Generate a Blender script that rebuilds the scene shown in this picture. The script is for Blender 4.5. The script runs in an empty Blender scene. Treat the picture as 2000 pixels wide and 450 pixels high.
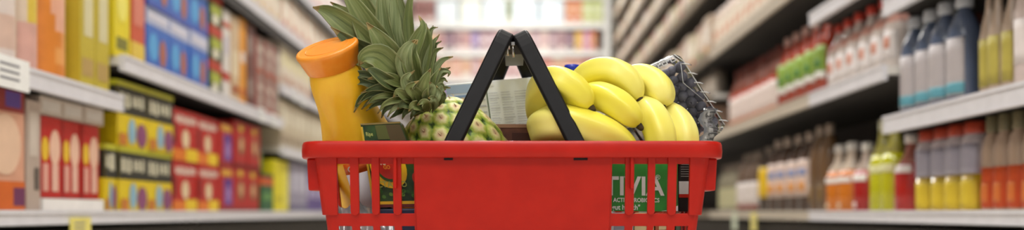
import bpy, math, random
from mathutils import Vector, Matrix
random.seed(7)
PI = math.pi
SC = bpy.context.scene
COL = SC.collection
F = 1750.0          # focal length in photo pixels
ZC = 0.155          # eye height
W = 0.95            # half width of the aisle (price rails)
WP = 0.965          # product fronts

def P(px, py, Y):
    return Vector(((px - 1000) * Y / F, Y, ZC + (415 - py) * Y / F))

# ------------------------------------------------------------------ materials
def lin(c):
    c /= 255.0
    return c / 12.92 if c <= 0.04045 else ((c + 0.055) / 1.055) ** 2.4
def rgb(h):
    if isinstance(h, str):
        h = h.lstrip('#')
        h = tuple(int(h[i:i + 2], 16) for i in (0, 2, 4))
    return (lin(h[0]), lin(h[1]), lin(h[2]), 1.0)
MATS = {}
def mat(h, rough=0.5, metal=0.0, noise=0.0, coat=0.0, scale=30.0, spec=0.5):
    key = (str(h), rough, metal, noise, coat, scale, spec)
    if key in MATS: return MATS[key]
    m = bpy.data.materials.new('paint_' + str(h).strip('#').replace('(', '').replace(')', '').replace(', ', '_'))
    m.use_nodes = True
    nt = m.node_tree; b = nt.nodes['Principled BSDF']
    c = rgb(h)
    b.inputs['Base Color'].default_value = c
    b.inputs['Roughness'].default_value = rough
    b.inputs['Metallic'].default_value = metal
    b.inputs['Coat Weight'].default_value = coat
    b.inputs['Specular IOR Level'].default_value = spec
    tc = nt.nodes.new('ShaderNodeTexCoord')
    n = nt.nodes.new('ShaderNodeTexNoise'); n.inputs['Scale'].default_value = scale
    n.inputs['Detail'].default_value = 3
    nt.links.new(tc.outputs['Object'], n.inputs['Vector'])
    a = max(noise, 0.04)
    r = nt.nodes.new('ShaderNodeValToRGB')
    r.color_ramp.elements[0].position = 0.3; r.color_ramp.elements[1].position = 0.7
    r.color_ramp.elements[0].color = (c[0] * (1 - a), c[1] * (1 - a), c[2] * (1 - a), 1)
    r.color_ramp.elements[1].color = (min(1, c[0] * (1 + a)), min(1, c[1] * (1 + a)), min(1, c[2] * (1 + a)), 1)
    nt.links.new(n.outputs['Fac'], r.inputs['Fac'])
    nt.links.new(r.outputs['Color'], b.inputs['Base Color'])
    MATS[key] = m
    return m
def two_tone(name, h1, h2, scale=20, rough=0.5, stretch=(1, 1, 1), bump=0.0, lo=0.35, hi=0.65, detail=4, coat=0.0, spec=.5):
    m = bpy.data.materials.new(name); m.use_nodes = True
    nt = m.node_tree; b = nt.nodes['Principled BSDF']
    tc = nt.nodes.new('ShaderNodeTexCoord'); mp = nt.nodes.new('ShaderNodeMapping')
    mp.inputs['Scale'].default_value = stretch
    n = nt.nodes.new('ShaderNodeTexNoise'); n.inputs['Scale'].default_value = scale; n.inputs['Detail'].default_value = detail
    r = nt.nodes.new('ShaderNodeValToRGB')
    r.color_ramp.elements[0].position = lo; r.color_ramp.elements[1].position = hi
    r.color_ramp.elements[0].color = rgb(h1); r.color_ramp.elements[1].color = rgb(h2)
    nt.links.new(tc.outputs['Object'], mp.inputs['Vector']); nt.links.new(mp.outputs['Vector'], n.inputs['Vector'])
    nt.links.new(n.outputs['Fac'], r.inputs['Fac']); nt.links.new(r.outputs['Color'], b.inputs['Base Color'])
    b.inputs['Roughness'].default_value = rough
    b.inputs['Coat Weight'].default_value = coat
    b.inputs['Specular IOR Level'].default_value = spec
    if bump:
        bp = nt.nodes.new('ShaderNodeBump'); bp.inputs['Strength'].default_value = bump; bp.inputs['Distance'].default_value = 0.001
        nt.links.new(n.outputs['Fac'], bp.inputs['Height']); nt.links.new(bp.outputs['Normal'], b.inputs['Normal'])
    return m
def clear_plastic(name, tint=(1, 1, 1), gloss=0.12, rough=0.08, haze=0.0, bump=0.0):
    m = bpy.data.materials.new(name); m.use_nodes = True
    nt = m.node_tree; nt.nodes.remove(nt.nodes['Principled BSDF'])
    out = nt.nodes['Material Output']
    tr = nt.nodes.new('ShaderNodeBsdfTransparent'); tr.inputs['Color'].default_value = (*tint, 1)
    gl = nt.nodes.new('ShaderNodeBsdfGlossy'); gl.inputs['Roughness'].default_value = rough
    df = nt.nodes.new('ShaderNodeBsdfDiffuse'); df.inputs['Color'].default_value = (.85, .86, .9, 1)
    fr = nt.nodes.new('ShaderNodeFresnel'); fr.inputs['IOR'].default_value = 1.45
    ad = nt.nodes.new('ShaderNodeMath'); ad.operation = 'ADD'; ad.inputs[1].default_value = gloss; ad.use_clamp = True
    mx = nt.nodes.new('ShaderNodeMixShader'); mx2 = nt.nodes.new('ShaderNodeMixShader')
    mx.inputs[0].default_value = haze
    nt.links.new(fr.outputs[0], ad.inputs[0]); nt.links.new(ad.outputs[0], mx2.inputs[0])
    nt.links.new(tr.outputs[0], mx.inputs[1]); nt.links.new(df.outputs[0], mx.inputs[2])
    nt.links.new(mx.outputs[0], mx2.inputs[1]); nt.links.new(gl.outputs[0], mx2.inputs[2])
    if bump:
        n = nt.nodes.new('ShaderNodeTexNoise'); n.inputs['Scale'].default_value = 60
        tc = nt.nodes.new('ShaderNodeTexCoord'); nt.links.new(tc.outputs['Object'], n.inputs['Vector'])
        bp = nt.nodes.new('ShaderNodeBump'); bp.inputs['Strength'].default_value = bump; bp.inputs['Distance'].default_value = 0.002
        nt.links.new(n.outputs['Fac'], bp.inputs['Height']); nt.links.new(bp.outputs['Normal'], gl.inputs['Normal'])
        nt.links.new(bp.outputs['Normal'], fr.inputs['Normal'])
    nt.links.new(mx2.outputs[0], out.inputs['Surface'])
    return m
def emitter(name, col, s):
    m = bpy.data.materials.new(name); m.use_nodes = True
    b = m.node_tree.nodes['Principled BSDF']
    b.inputs['Emission Color'].default_value = (*col, 1); b.inputs['Emission Strength'].default_value = s
    return m

# ------------------------------------------------------------------ mesh builder
class MB:
    def __init__(s):
        s.v = []; s.f = []; s.m = []; s.sm = []; s.mats = []
    def mi(s, m):
        if m not in s.mats: s.mats.append(m)
        return s.mats.index(m)
    def face(s, idx, m, smooth=False):
        s.f.append(tuple(idx)); s.m.append(s.mi(m)); s.sm.append(smooth)
    def add(s, pts):
        n = len(s.v); s.v.extend([tuple(p) for p in pts]); return list(range(n, n + len(pts)))
    def box(s, x0, x1, y0, y1, z0, z1, m, fn=None):
        p = [(x, y, z) for z in (z0, z1) for y in (y0, y1) for x in (x0, x1)]
        if fn: p = [fn(*q) for q in p]
        i = s.add(p)
        for q in ((0, 2, 3, 1), (4, 5, 7, 6), (0, 1, 5, 4), (2, 6, 7, 3), (0, 4, 6, 2), (1, 3, 7, 5)):
            s.face([i[k] for k in q], m)
    def poly(s, pts, m, smooth=False):
        s.face(s.add(pts), m, smooth)
    def prism(s, pts, off, m):
        # outline pts (3D) and an offset vector
        a = s.add(pts); b = s.add([Vector(p) + Vector(off) for p in pts]); n = len(a)
        s.face(a[::-1], m); s.face(b, m)
        for k in range(n): s.face((a[k], a[(k + 1) % n], b[(k + 1) % n], b[k]), m)
    def lathe(s, prof, m, seg=24, ctr=(0, 0, 0), sx=1, sy=1, caps=True, fn=None, arc=None, smooth=True):
        rings = []
        a0, a1 = arc if arc else (0, 2 * PI)
        n = seg if not arc else seg + 1
        for r, z in prof:
            ring = []
            for k in range(n):
                a = a0 + (a1 - a0) * k / seg
                rr = r if not fn else fn(r, z, a)
                ring.append((ctr[0] + rr * math.cos(a) * sx, ctr[1] + rr * math.sin(a) * sy, ctr[2] + z))
            rings.append(s.add(ring))
        for q in range(len(rings) - 1):
            A, B = rings[q], rings[q + 1]
            for k in range(seg):
                k2 = (k + 1) % n if not arc else k + 1
                s.face((A[k], A[k2], B[k2], B[k]), m, smooth)
        if caps and not arc:
            s.face(rings[0][::-1], m); s.face(rings[-1], m)
    def tube(s, pts, rad, m, seg=12, sec=None, up=None, smooth=True, caps=True):
        """sweep along pts; sec(a)->(u,v) unit section, rad per point; up keeps the section's first axis"""
        pts = [Vector(p) for p in pts]; n = len(pts); rings = []; prev = None
        for i in range(n):
            t = (pts[min(i + 1, n - 1)] - pts[max(i - 1, 0)]).normalized()
            u = Vector(up) if up is not None else (prev if prev is not None else (Vector((0, 1, 0)) if abs(t.y) < .9 else Vector((1, 0, 0))))
            u = (u - t * u.dot(t)).normalized(); v = t.cross(u); prev = u
            r = rad[i] if isinstance(rad, (list, tuple)) else rad
            ring = []
            for k in range(seg):
                a = 2 * PI * k / seg
                c, d = sec(a) if sec else (math.cos(a), math.sin(a))
                ring.append(pts[i] + u * c * r + v * d * r)
            rings.append(s.add(ring))
        for q in range(n - 1):
            A, B = rings[q], rings[q + 1]
            for k in range(seg):
                s.face((A[k], A[(k + 1) % seg], B[(k + 1) % seg], B[k]), m, smooth)
        if caps:
            s.face(rings[0][::-1], m); s.face(rings[-1], m)
    def build(s, name, parent=None, bevel=0, seg=2, merge=False, solid=0, sub=0, wn=False):
        me = bpy.data.meshes.new(name)
        me.from_pydata(s.v, [], s.f)
        for m in s.mats: me.materials.append(m)
        me.polygons.foreach_set('material_index', s.m)
        me.polygons.foreach_set('use_smooth', s.sm)
        me.update()
        o = bpy.data.objects.new(name, me); COL.objects.link(o)
        if parent: o.parent = parent
        if merge:
            import bmesh
            bm = bmesh.new(); bm.from_mesh(me); bmesh.ops.remove_doubles(bm, verts=bm.verts, dist=1e-5)
            bmesh.ops.recalc_face_normals(bm, faces=bm.faces); bm.to_mesh(me); bm.free()
        if solid:
            k = o.modifiers.new('thickness', 'SOLIDIFY'); k.thickness = solid; k.offset = 0
        if bevel:
            k = o.modifiers.new('edges', 'BEVEL'); k.width = bevel; k.segments = seg; k.limit_method = 'ANGLE'; k.angle_limit = 0.7
        if sub:
            k = o.modifiers.new('smooth', 'SUBSURF'); k.levels = sub; k.render_levels = sub
        return o

def tag(o, label, cat, group=None, kind=None):
    o['label'] = label; o['category'] = cat
    if group: o['group'] = group
    if kind: o['kind'] = kind
    return o
def empty(name, loc=(0, 0, 0), rz=0):
    o = bpy.data.objects.new(name, None); o.empty_display_size = .05
    COL.objects.link(o); o.location = loc; o.rotation_euler = (0, 0, rz); return o
def copy_tree(o, parent=None):
    c = o.copy(); COL.objects.link(c)
    if parent: c.parent = parent
    for ch in list(o.children): copy_tree(ch, c)
    return c
def spline(pts, n):
    """Catmull-Rom through pts"""
    pts = [Vector(p) for p in pts]; P_ = [pts[0] * 2 - pts[1]] + pts + [pts[-1] * 2 - pts[-2]]
    out = []; segs = len(pts) - 1
    for i in range(n):
        t = i / (n - 1) * segs; k = min(int(t), segs - 1); t -= k
        a, b, c, d = P_[k:k + 4]
        out.append(0.5 * ((2 * b) + (c - a) * t + (2 * a - 5 * b + 4 * c - d) * t * t + (3 * b - a - 3 * c + d) * t ** 3))
    return out
def text_mesh(mb, txt, size, fn, m, shear=0.0, bold=0.0, width=1.0, spacing=1.0, center=False, right=False):
    """lettering as real polygons; fn(x, y)->3D"""
    cu = bpy.data.curves.new('lettering', 'FONT'); cu.body = txt; cu.size = size; cu.offset = bold; cu.resolution_u = 3
    cu.space_character = spacing; cu.fill_mode = 'FRONT'; cu.shear = shear
    if center: cu.align_x = 'CENTER'
    ob = bpy.data.objects.new('lettering', cu); COL.objects.link(ob)
    dg = bpy.context.evaluated_depsgraph_get(); dg.update()
    me = bpy.data.meshes.new_from_object(ob.evaluated_get(dg))
    xm = max(v.co.x for v in me.vertices) if right else 0
    base = mb.add([fn((v.co.x - xm) * width, v.co.y) for v in me.vertices])[0] if len(me.vertices) else 0
    for p in me.polygons: mb.face([base + i for i in p.vertices], m)
    bpy.data.objects.remove(ob); bpy.data.curves.remove(cu); bpy.data.meshes.remove(me)

# ------------------------------------------------------------------ the setting
def struct(o): o['kind'] = 'structure'; return o
floor_m = two_tone('floor_tile', '#cfc8ba', '#e2dccf', 6, .25)
nt = floor_m.node_tree
mb = MB(); mb.box(-4, 4, -3, 11, -.05, 0, floor_m); struct(mb.build('floor'))
mb = MB(); mb.box(-4, 4, -3, 11, 3.0, 3.05, mat('#f2f0ea', .9)); struct(mb.build('ceiling'))
mb = MB(); mb.box(-4, 4, 10.6, 10.7, 0, 3, mat('#f0eee8', .9)); struct(mb.build('wall_back'))
for sx, nm in ((-1, 'wall_left'), (1, 'wall_right')):
    mb = MB(); mb.box(min(sx * 4, sx * 4.1), max(sx * 4, sx * 4.1), -3, 11, 0, 3, mat('#efece4', .9)); struct(mb.build(nm))

# ------------------------------------------------------------------ shelving
rail_m = mat('#dfdde2', .4); shade_strip_m = mat('#2b2624', .6)
steel_m = mat('#dcd8d0', .45); back_m = mat('#332b27', .8); backr_m = mat('#5c2f22', .8); under_shade_m = mat('#2a2522', .8)
tag_m = mat('#f6f6f4', .5); tagy_m = mat('#efe27a', .5); tagg_m = mat('#d8e2c8', .5)
def shelving(side, y0, y1, levels, label, depth=.42, top=2.15, bm=back_m, tags=(), lip=.036, rm=None, high=False):
    rm = rm or rail_m
    """levels: heights above the floor of each shelf top; side -1 / +1"""
    root = empty('shelving_unit', (side * W, (y0 + y1) / 2, 0)); tag(root, label, 'shelf')
    L = (y1 - y0) / 2 - .002
    def X(d): return side * d
    def bx(mb, d0, d1, a0, a1, z0, z1, m):
        mb.box(min(X(d0), X(d1)), max(X(d0), X(d1)), a0, a1, z0, z1, m)
    mb = MB(); bx(mb, depth, depth + .02, -L, L, 0, top, bm); mb.build('back_panel', root)
    for s in (-1, 1):
        mb = MB(); bx(mb, depth - .05, depth, s * L - .015 if s > 0 else -L, L if s > 0 else -L + .015, 0, top, steel_m); mb.build('upright', root)
    mb = MB(); bx(mb, .03, .06, -L, L, 0, .115, mat('#3c3733', .8)); mb.build('kick_plate', root)
    for k, z in enumerate(levels):
        lz = lip if k else .026
        mb = MB(); bx(mb, .012, depth, -L, L, z - .022, z, steel_m)
        bx(mb, .02, depth, -L, L, z - .03, z - .0225, under_shade_m)  # underside coloured near black to deepen the shade below the shelf
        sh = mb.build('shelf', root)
        mb = MB(); bx(mb, -.002, .012, -L, L, z - lz, z + .004, rm)
        bx(mb, -.004, -.002, -L, L, z - .004, z + .004, rm); bx(mb, -.004, -.002, -L, L, z - lz, z - lz + .004, rm)
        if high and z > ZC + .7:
            bx(mb, -.001, .010, -L, L, z - .072, z - lz + .006, shade_strip_m)  # dark strip painting the shade under the lip, not a rail
        rl = mb.build('price_rail', sh)
    for (y, z, w_, h_, m) in tags:
        mb = MB(); bx(mb, -.008, -.0045, y - w_ / 2 - (y0 + y1) / 2, y + w_ / 2 - (y0 + y1) / 2, z - h_, z, m)
        for q in range(3):
            bx(mb, -.0084, -.008, y - w_ * .35 - (y0 + y1) / 2, y + w_ * .2 - (y0 + y1) / 2, z - h_ * (.3 + q * .22), z - h_ * (.22 + q * .22), mat('#8a8a90', .6))
        mb.build('price_tag', root)
    return root
def yl(px): return F * WP / (1000 - px)
def yr(px): return F * WP / (px - 1000)
D0 = ZC + .0       # deck height: level with the eye
LA, LB, LC = (.9, 2.19), (2.19, 3.72), (3.72, 8.4)
zA, zB, zB2, zB3 = ZC + .281, ZC + .383, ZC + .775, ZC + 1.0
zC1, zC2 = ZC + .272, ZC + .53
shelving(-1, *LA, [D0, zA, ZC + .71, ZC + 1.0], 'shelving bay at the near end, red boxes and yellow packets on it', tags=[(1.69, zA + .012, .12, .06, tag_m), (1.96, D0 - .012, .09, .045, tagy_m)])
shelving(-1, *LB, [D0, zB, zB2, zB3], 'shelving bay holding the blue boxes above black and yellow boxes', tags=[(3.38, zB + .01, .07, .05, tag_m), (3.55, zB + .005, .07, .045, tag_m)], high=True)
shelving(-1, *LC, [D0, zC1, zC2, zB2, zB3, ZC + 1.3, ZC + 1.6], 'long far shelving run behind the orange juice bottle', tags=[(3.9, zC2 + .015, .05, .06, tag_m), (4.05, zC2 + .01, .05, .06, tag_m)], high=True)
zRA, zRB = ZC + .24, ZC + .375
shelving(1, .9, 2.293, [D0, zRA, ZC + .54, ZC + .95], 'shelving bay at the near end with grey-blue bottles above orange and yellow ones', bm=backr_m, lip=.04)
shelving(1, 2.293, 2.862, [D0, zRB, ZC + .63, ZC + 1.0], 'narrow shelving bay with white bottles above orange, red and green drinks', bm=backr_m)
shelving(1, 2.862, 4.3, [D0, zRB, ZC + .77, ZC + 1.13], 'shelving bay with red sauce bottles above brown bottles', tags=[(3.5, D0 - .005, .07, .07, tagy_m), (3.8, D0 - .005, .07, .07, tagg_m)], rm=mat('#c4b9a9', .5))
shelving(1, 4.3, 8.4, [D0, zRB, ZC + .57, ZC + .77, ZC + 1.1, ZC + 1.33, ZC + 1.55, ZC + 1.8, ZC + 2.05], 'far shelving run with many steep shelves beyond the blueberries', top=2.5, rm=mat('#857868', .6))

# end gondola, facing the camera
YE = 9.0
ez = [ZC + k for k in (0, .26, .52, .79, 1.07, 1.35, 1.62, 1.9, 2.2)]
root = empty('shelving_unit', (0, YE, 0)); tag(root, 'white shelving across the far end of the aisle', 'shelf')
white_m = mat('#f4f2ee', .5)
mb = MB(); mb.box(-1.6, .985, .42, .44, 0, 2.6, mat('#e8dfd6', .8)); mb.build('back_panel', root)
for x in (-1.5, .955): 
    mb = MB(); mb.box(x - .03, x + .03, 0, .42, 0, 2.6, white_m); mb.build('upright', root)
for z in ez:
    mb = MB(); mb.box(-1.6, .925, .01, .41, z - .03, z, white_m); sh = mb.build('shelf', root)
    mb = MB(); mb.box(-1.6, .925, -.005, .01, z - .055, z + .006, white_m); mb.box(-1.6, .925, -.01, -.005, z - .004, z + .006, white_m); mb.build('price_rail', sh)

# ------------------------------------------------------------------ shelf products
def carton(w, h, d, base, art=(), name='carton', rough=.45):
    """printed box, front towards -y; art = (shape, u0, u1, v0, v1, colour) in 0..1 of the front"""
    mb = MB(); B = mat(base, rough)
    mb.box(-w / 2, w / 2, -d / 2, d / 2, 0, h, B)
    for k, a in enumerate(art):
        sh, u0, u1, v0, v1, c = a; m = mat(c, rough); y = -d / 2 - .0006 - .0003 * k
        X0, X1, Z0, Z1 = -w / 2 + u0 * w, -w / 2 + u1 * w, v0 * h, v1 * h
        if sh == 'r':
            mb.poly([(X0, y, Z0), (X1, y, Z0), (X1, y, Z1), (X0, y, Z1)], m)
            if u0 <= 0.001 and u1 >= .999:      # bands wrap round the sides
                for sx in (-1, 1):
                    xx = sx * (w / 2 + .0006 + .0003 * k)
                    q = [(xx, -d / 2, Z0), (xx, d / 2, Z0), (xx, d / 2, Z1), (xx, -d / 2, Z1)]
                    mb.poly(q if sx > 0 else q[::-1], m)
        elif sh == 'e':
            mb.poly([((X0 + X1) / 2 + (X1 - X0) / 2 * math.cos(t * PI / 10), y, (Z0 + Z1) / 2 + (Z1 - Z0) / 2 * math.sin(t * PI / 10)) for t in range(20)], m)
        elif sh == 't':                          # block lettering
            rb = random.Random(int(w * 1e4) + k); xx = X0
            while xx < X1:
                bw = (Z1 - Z0) * rb.uniform(.25, .6); zb = Z0 + (Z1 - Z0) * rb.uniform(0, .25); zt = Z1 - (Z1 - Z0) * rb.uniform(0, .2)
                a1 = min(xx + bw, X1); mb.poly([(xx, y, zb), (a1, y, zb + .002), (a1 - bw * .15, y, zt), (xx, y, zt)], m); xx += bw * rb.uniform(1.15, 1.5)
    return mb.build(name)
def pouch(w, h, d, base, art=(), name='pouch'):
    """soft standing packet: pillow body with a crimped top seam"""
    mb = MB(); B = mat(base, .35, noise=.08)
    nu, nv = 12, 10
    def pt(u, v, s):
        bul = math.sin(PI * min(1, max(0, u))) ** .5 * (1 - max(0, (v - .55) / .45) ** 2)
        return (-w / 2 * (1 - .05 * math.sin(v * PI)) + u * w * (1 - .05 * math.sin(v * PI)), s * d / 2 * bul, v * h)
    for s in (-1, 1):
        g = [mb.add([pt(i / nu, j / nv, s) for i in range(nu + 1)]) for j in range(nv + 1)]
        for j in range(nv):
            for i in range(nu):
                u, v = (i + .5) / nu, (j + .5) / nv; c = B
                for a in art:
                    sh, u0, u1, v0, v1, cc = a
                    if sh == 'e':
                        if ((u - (u0 + u1) / 2) / ((u1 - u0) / 2)) ** 2 + ((v - (v0 + v1) / 2) / ((v1 - v0) / 2)) ** 2 < 1: c = mat(cc, .35, noise=.08)
                    elif u0 <= u <= u1 and v0 <= v <= v1: c = mat(cc, .35, noise=.08)
                q = (g[j][i], g[j][i + 1], g[j + 1][i + 1], g[j + 1][i])
                mb.face(q if s < 0 else q[::-1], c, True)
    mb.box(-w / 2, w / 2, -.0015, .0015, h * .985, h * 1.03, B)
    return mb.build(name)
PROF = {   # (radius fraction of w/2, height fraction)
    'sauce': [(.8, 0), (1, .02), (1, .55), (.92, .62), (.55, .74), (.34, .84), (.32, .9)],
    'oval': [(.85, 0), (1, .02), (1, .6), (.9, .7), (.62, .8), (.36, .87), (.32, .9)],
    'drink': [(.85, 0), (1, .02), (.97, .25), (1, .5), (.8, .62), (.45, .74), (.33, .86), (.33, .9)],
    'jar': [(.9, 0), (1, .03), (1, .78), (.8, .86), (.75, .88)],
    'squeeze': [(.9, 0), (1, .03), (.95, .3), (1, .62), (.8, .76), (.5, .82), (.48, .84)],
}
def bottle(w, h, prof, body, cap, labels=(), name='bottle', cap_w=.38, parts=True, sy=1.0, liquid=None, rough=.2):
    pr = [(r * w / 2, z * h) for r, z in PROF[prof]]
    root = None
    mb = MB()
    if liquid is None: mb.lathe(pr, mat(body, rough, coat=.3), 20, sy=sy)
    else:
        # body up to the fill line, then the paler empty neck
        zf = liquid[1] * h; lo = [p for p in pr if p[1] <= zf]; hi = [p for p in pr if p[1] > zf]
        k = len(lo) - 1; a, b = pr[k], pr[k + 1]; r = a[0] + (b[0] - a[0]) * (zf - a[1]) / (b[1] - a[1])
        mb.lathe(lo + [(r, zf)], mat(liquid[0], rough, coat=.3), 20, sy=sy); mb.lathe([(r, zf)] + hi, mat(body, rough, coat=.3), 20, sy=sy)
    zt, rt = pr[-1][1], cap_w * w / 2
    def capm(mb):
        mb.lathe([(rt, zt - .004), (rt * 1.02, zt), (rt, h - .003), (rt * .85, h)], mat(cap, .35), 16, fn=lambda r, z, a: r * (1 + .03 * math.cos(a * 16)))
    def labm(mb, L):
        z0, z1, c, a0, a1 = L[:5]; z0 *= h; z1 *= h
        def rr(z):
            for (r0, q0), (r1, q1) in zip(pr, pr[1:]):
                if q0 <= z <= q1: return r0 + (r1 - r0) * (z - q0) / max(1e-6, q1 - q0)
            return pr[-1][0]
        zz = [z0 + (z1 - z0) * k / 4 for k in range(5)]
        off = .0008 + .0005 * (L[5] if len(L) > 5 else 0)
        mb.lathe([(rr(z) + off, z) for z in zz], mat(c, .5), 14, sy=sy, arc=(-PI / 2 - a1, -PI / 2 - a0) if a1 - a0 < 6.2 else (0, 2 * PI - 1e-3), caps=False)
    if parts:
        root = mb.build(name)
        c = MB(); capm(c); c.build('cap', root)
        if labels:
            for L in labels:
                if len(L) > 5: continue
                c = MB(); labm(c, L)
                for M_ in labels:
                    if len(M_) > 5 and M_[0] >= L[0] - .01 and M_[1] <= L[1] + .01: labm(c, M_)
                c.build('bottle_label', root, solid=.0004)
    else:
        capm(mb)
        for L in labels: labm(mb, L)
        root = mb.build(name)
    return root
FULL = (-3.14, 3.14); FR = (-1.1, 1.1)

ORD = ['first', 'second', 'third', 'fourth', 'fifth', 'sixth', 'seventh', 'eighth', 'ninth', 'tenth', 'eleventh', 'twelfth', 'thirteenth', 'fourteenth']
SIDE = {-1: PI / 2, 1: -PI / 2}
used = set()
def fill(side, pa, pb, z, n, make, label, cat, group, stack=1, h=None, share=False, gap=.004, jit=.006, d=.12, ordn=None):
    """n columns between photo columns pa..pb on one side, stack high"""
    yy = sorted([(yl if side < 0 else yr)(p) for p in (pa, pb)])
    w = (yy[1] - yy[0]) / n
    proto = make(w - gap)
    first = True
    for s in range(stack):
        for i in range(n):
            o = proto if first else copy_tree(proto); first = False
            o.location = (side * (WP + d / 2 + random.uniform(0, jit)), yy[0] + w * (i + .5), z + .0005 + s * ((h or 0) + .0008))
            o.rotation_euler = (0, 0, SIDE[side] + random.uniform(-.02, .02))
            lb = label
            if not share and n * stack > 1:
                ex = []
                if stack == 2: ex.append(('lower', 'upper')[s])
                elif stack > 2: ex.append(('bottom', 'second', 'third', 'fourth')[s] + ' layer')
                if n == 2: ex.append(('nearer one', 'farther one')[i])
                elif n > 2: ex.append(ORD[i] + ' from near end')
                lb = label + ', ' + ', '.join(ex)
            tag(o, lb, cat, group if n * stack > 1 else None)
    return proto

# ---- near left bay, upper shelf
fill(-1, 0, 52, zA, 1, lambda w: pouch(w, .33, .09, '#e2d3cb', [('r', .1, .9, .15, .3, '#d9b9a8'), ('e', .2, .8, .4, .7, '#efe6df')], 'snack_bag'), 'cream snack bag, first on the shelf above the red boxes', 'bag', None, d=.09)
fill(-1, 54, 92, zA, 1, lambda w: pouch(w, .34, .09, '#ddc9b4', [('r', .25, .8, .3, .95, '#dcc052'), ('r', .1, .9, .05, .25, '#d8a99c')], 'snack_bag'), 'beige snack bag with a yellow panel above the red boxes', 'bag', None, d=.09)
fill(-1, 94, 152, zA, 1, lambda w: pouch(w, .35, .11, '#e08a3c', [('r', 0, 1, .9, 1, '#7a2a1c'), ('e', .15, 1.0, .3, .95, '#eab094'), ('e', .3, .9, .08, .26, '#e9a35c')], 'snack_bag'), 'orange snack bag with a big round pink picture', 'bag', None, d=.11)
fill(-1, 156, 214, zA, 2, lambda w: carton(w, .34, .1, '#c4b034', [('r', .25, .85, .35, .8, '#d8cfa4'), ('r', .1, .9, .08, .2, '#b99a5a')]), 'yellow carton with a pale panel above the boxed groceries', 'carton', 'yellow cartons on the near upper shelf', d=.1)
# ---- near left bay, deck
fill(-1, -30, 48, D0, 1, lambda w: carton(w, .235, .12, '#d9a084', [('r', 0, 1, .82, 1, '#8f2c26'), ('r', .5, .9, .86, .99, '#5b3f8e'), ('e', .1, .9, .3, .8, '#e8c3a6'), ('r', 0, 1, 0, .25, '#d4661f'), ('r', .7, 1, .05, .2, '#71325a')]), 'dark red carton with a beige face picture on the deck', 'carton', None, d=.12)
fill(-1, 52, 82, D0, 1, lambda w: carton(w, .225, .12, '#b9a698', [('r', .2, .8, .5, .9, '#cdbfb2'), ('r', .55, .9, .2, .4, '#63584f')]), 'grey-beige carton beside the red boxes with white figures', 'carton', None, d=.12)
fill(-1, 84, 203, D0 + .03, 3, lambda w: carton(w, .17, .12, '#c4241c', [('e', .1, .42, .45, .75, '#e9bf2f'), ('e', .45, .95, .4, .85, '#ecc0a6'), ('r', .15, .4, .08, .42, '#e2a594'), ('r', .55, .85, .08, .42, '#e6b7a4'), ('r', 0, .08, 0, 1, '#a5160f')]), 'red box with white figures on a white tray', 'box', 'red boxes on the white tray', d=.135)
fill(-1, 84, 203, D0 + .203, 3, lambda w: carton(w, .038, .12, '#cbbcae', [('r', .1, .9, .2, .8, '#d7cfc6')]), 'flat beige packet lying on top of the red boxes', 'packet', 'flat packets on the red boxes', d=.12)
mb = MB(); ya, yb = yl(84), yl(203); ym = (ya + yb) / 2; hw = (yb - ya) / 2
mb.box(-.075, .055, -hw, hw, 0, .004, mat('#e9e4de', .6)); mb.box(.055, .059, -hw, hw, 0, .028, mat('#efebe6', .6)); mb.box(-.075, -.071, -hw, hw, 0, .028, mat('#efebe6', .6))
for s in (-1, 1): mb.box(-.075, .059, s * hw - .002, s * hw + .002, 0, .028, mat('#efebe6', .6))
o = mb.build('display_tray'); o.location = (-(WP + .0595), ym, D0 + .0008); tag(o, 'white tray carrying the red boxes on the deck', 'tray')

# ---- left bay B deck
def blackyellow(w): return carton(w, .163, .12, '#e0c413', [('r', 0, 1, .5, 1, '#2c2a20'), ('t', .08, .92, .58, .86, '#cfc9ae'), ('r', 0, 1, .92, 1, '#b9b52a'), ('e', .35, .6, .05, .45, '#8eb6c9'), ('e', .62, .98, .02, .4, '#8b4a72'), ('r', .05, .3, .02, .2, '#c87b2e')])
fill(-1, 205, 229, D0, 1, blackyellow, 'black and yellow box tucked below the end of the near shelf', 'box', None)
fill(-1, 232, 338, D0, 2, blackyellow, 'black and yellow box with cream lettering under the blue boxes', 'box', 'black and yellow boxes on the deck', stack=2, h=.163)
def redbox(w): return carton(w, .15, .12, '#b81d14', [('t', .1, .95, .7, .9, '#e6d3c3'), ('e', .35, .65, .25, .62, '#e6cda5'), ('r', 0, .5, 0, .22, '#e0791f'), ('r', .5, 1, 0, .25, '#e8c420'), ('r', 0, .12, .3, .7, '#7c120e')])
fill(-1, 340, 428, D0, 2, redbox, 'red box with white lettering and orange and yellow base', 'box', 'red boxes with white lettering', stack=2, h=.15)
def purplebox(w): return carton(w, .15, .12, '#b8241f', [('r', .3, .95, .15, .75, '#5e2f86'), ('e', .45, .8, .2, .6, '#a77fb8'), ('r', .1, .9, .82, .95, '#d9a63a'), ('r', 0, 1, 0, .1, '#8f1a16')])
fill(-1, 430, 456, D0, 1, purplebox, 'red box with a purple picture, in the deck stacks', 'box', 'red and purple boxes', stack=2, h=.15)
def brownred(w): return carton(w, .16, .12, '#b21b15', [('e', .3, .85, .25, .7, '#8a5030'), ('e', .4, .7, .35, .65, '#d4a578'), ('e', .3, .7, .78, .93, '#d8b23a'), ('r', 0, 1, 0, .08, '#7e120f')])
fill(-1, 458, 508, D0, 2, brownred, 'red box with a brown round picture on the deck', 'box', 'red boxes with brown pictures', stack=2, h=.16)
fill(-1, 510, 534, D0, 1, lambda w: carton(w, .15, .12, '#245c34', [('r', 0, 1, .7, .9, '#c8571e'), ('r', .1, .9, .3, .5, '#5f8f4a'), ('r', 0, 1, .92, 1, '#12301c')]), 'dark green box with an orange band beside the bright yellow box', 'box', None)
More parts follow.
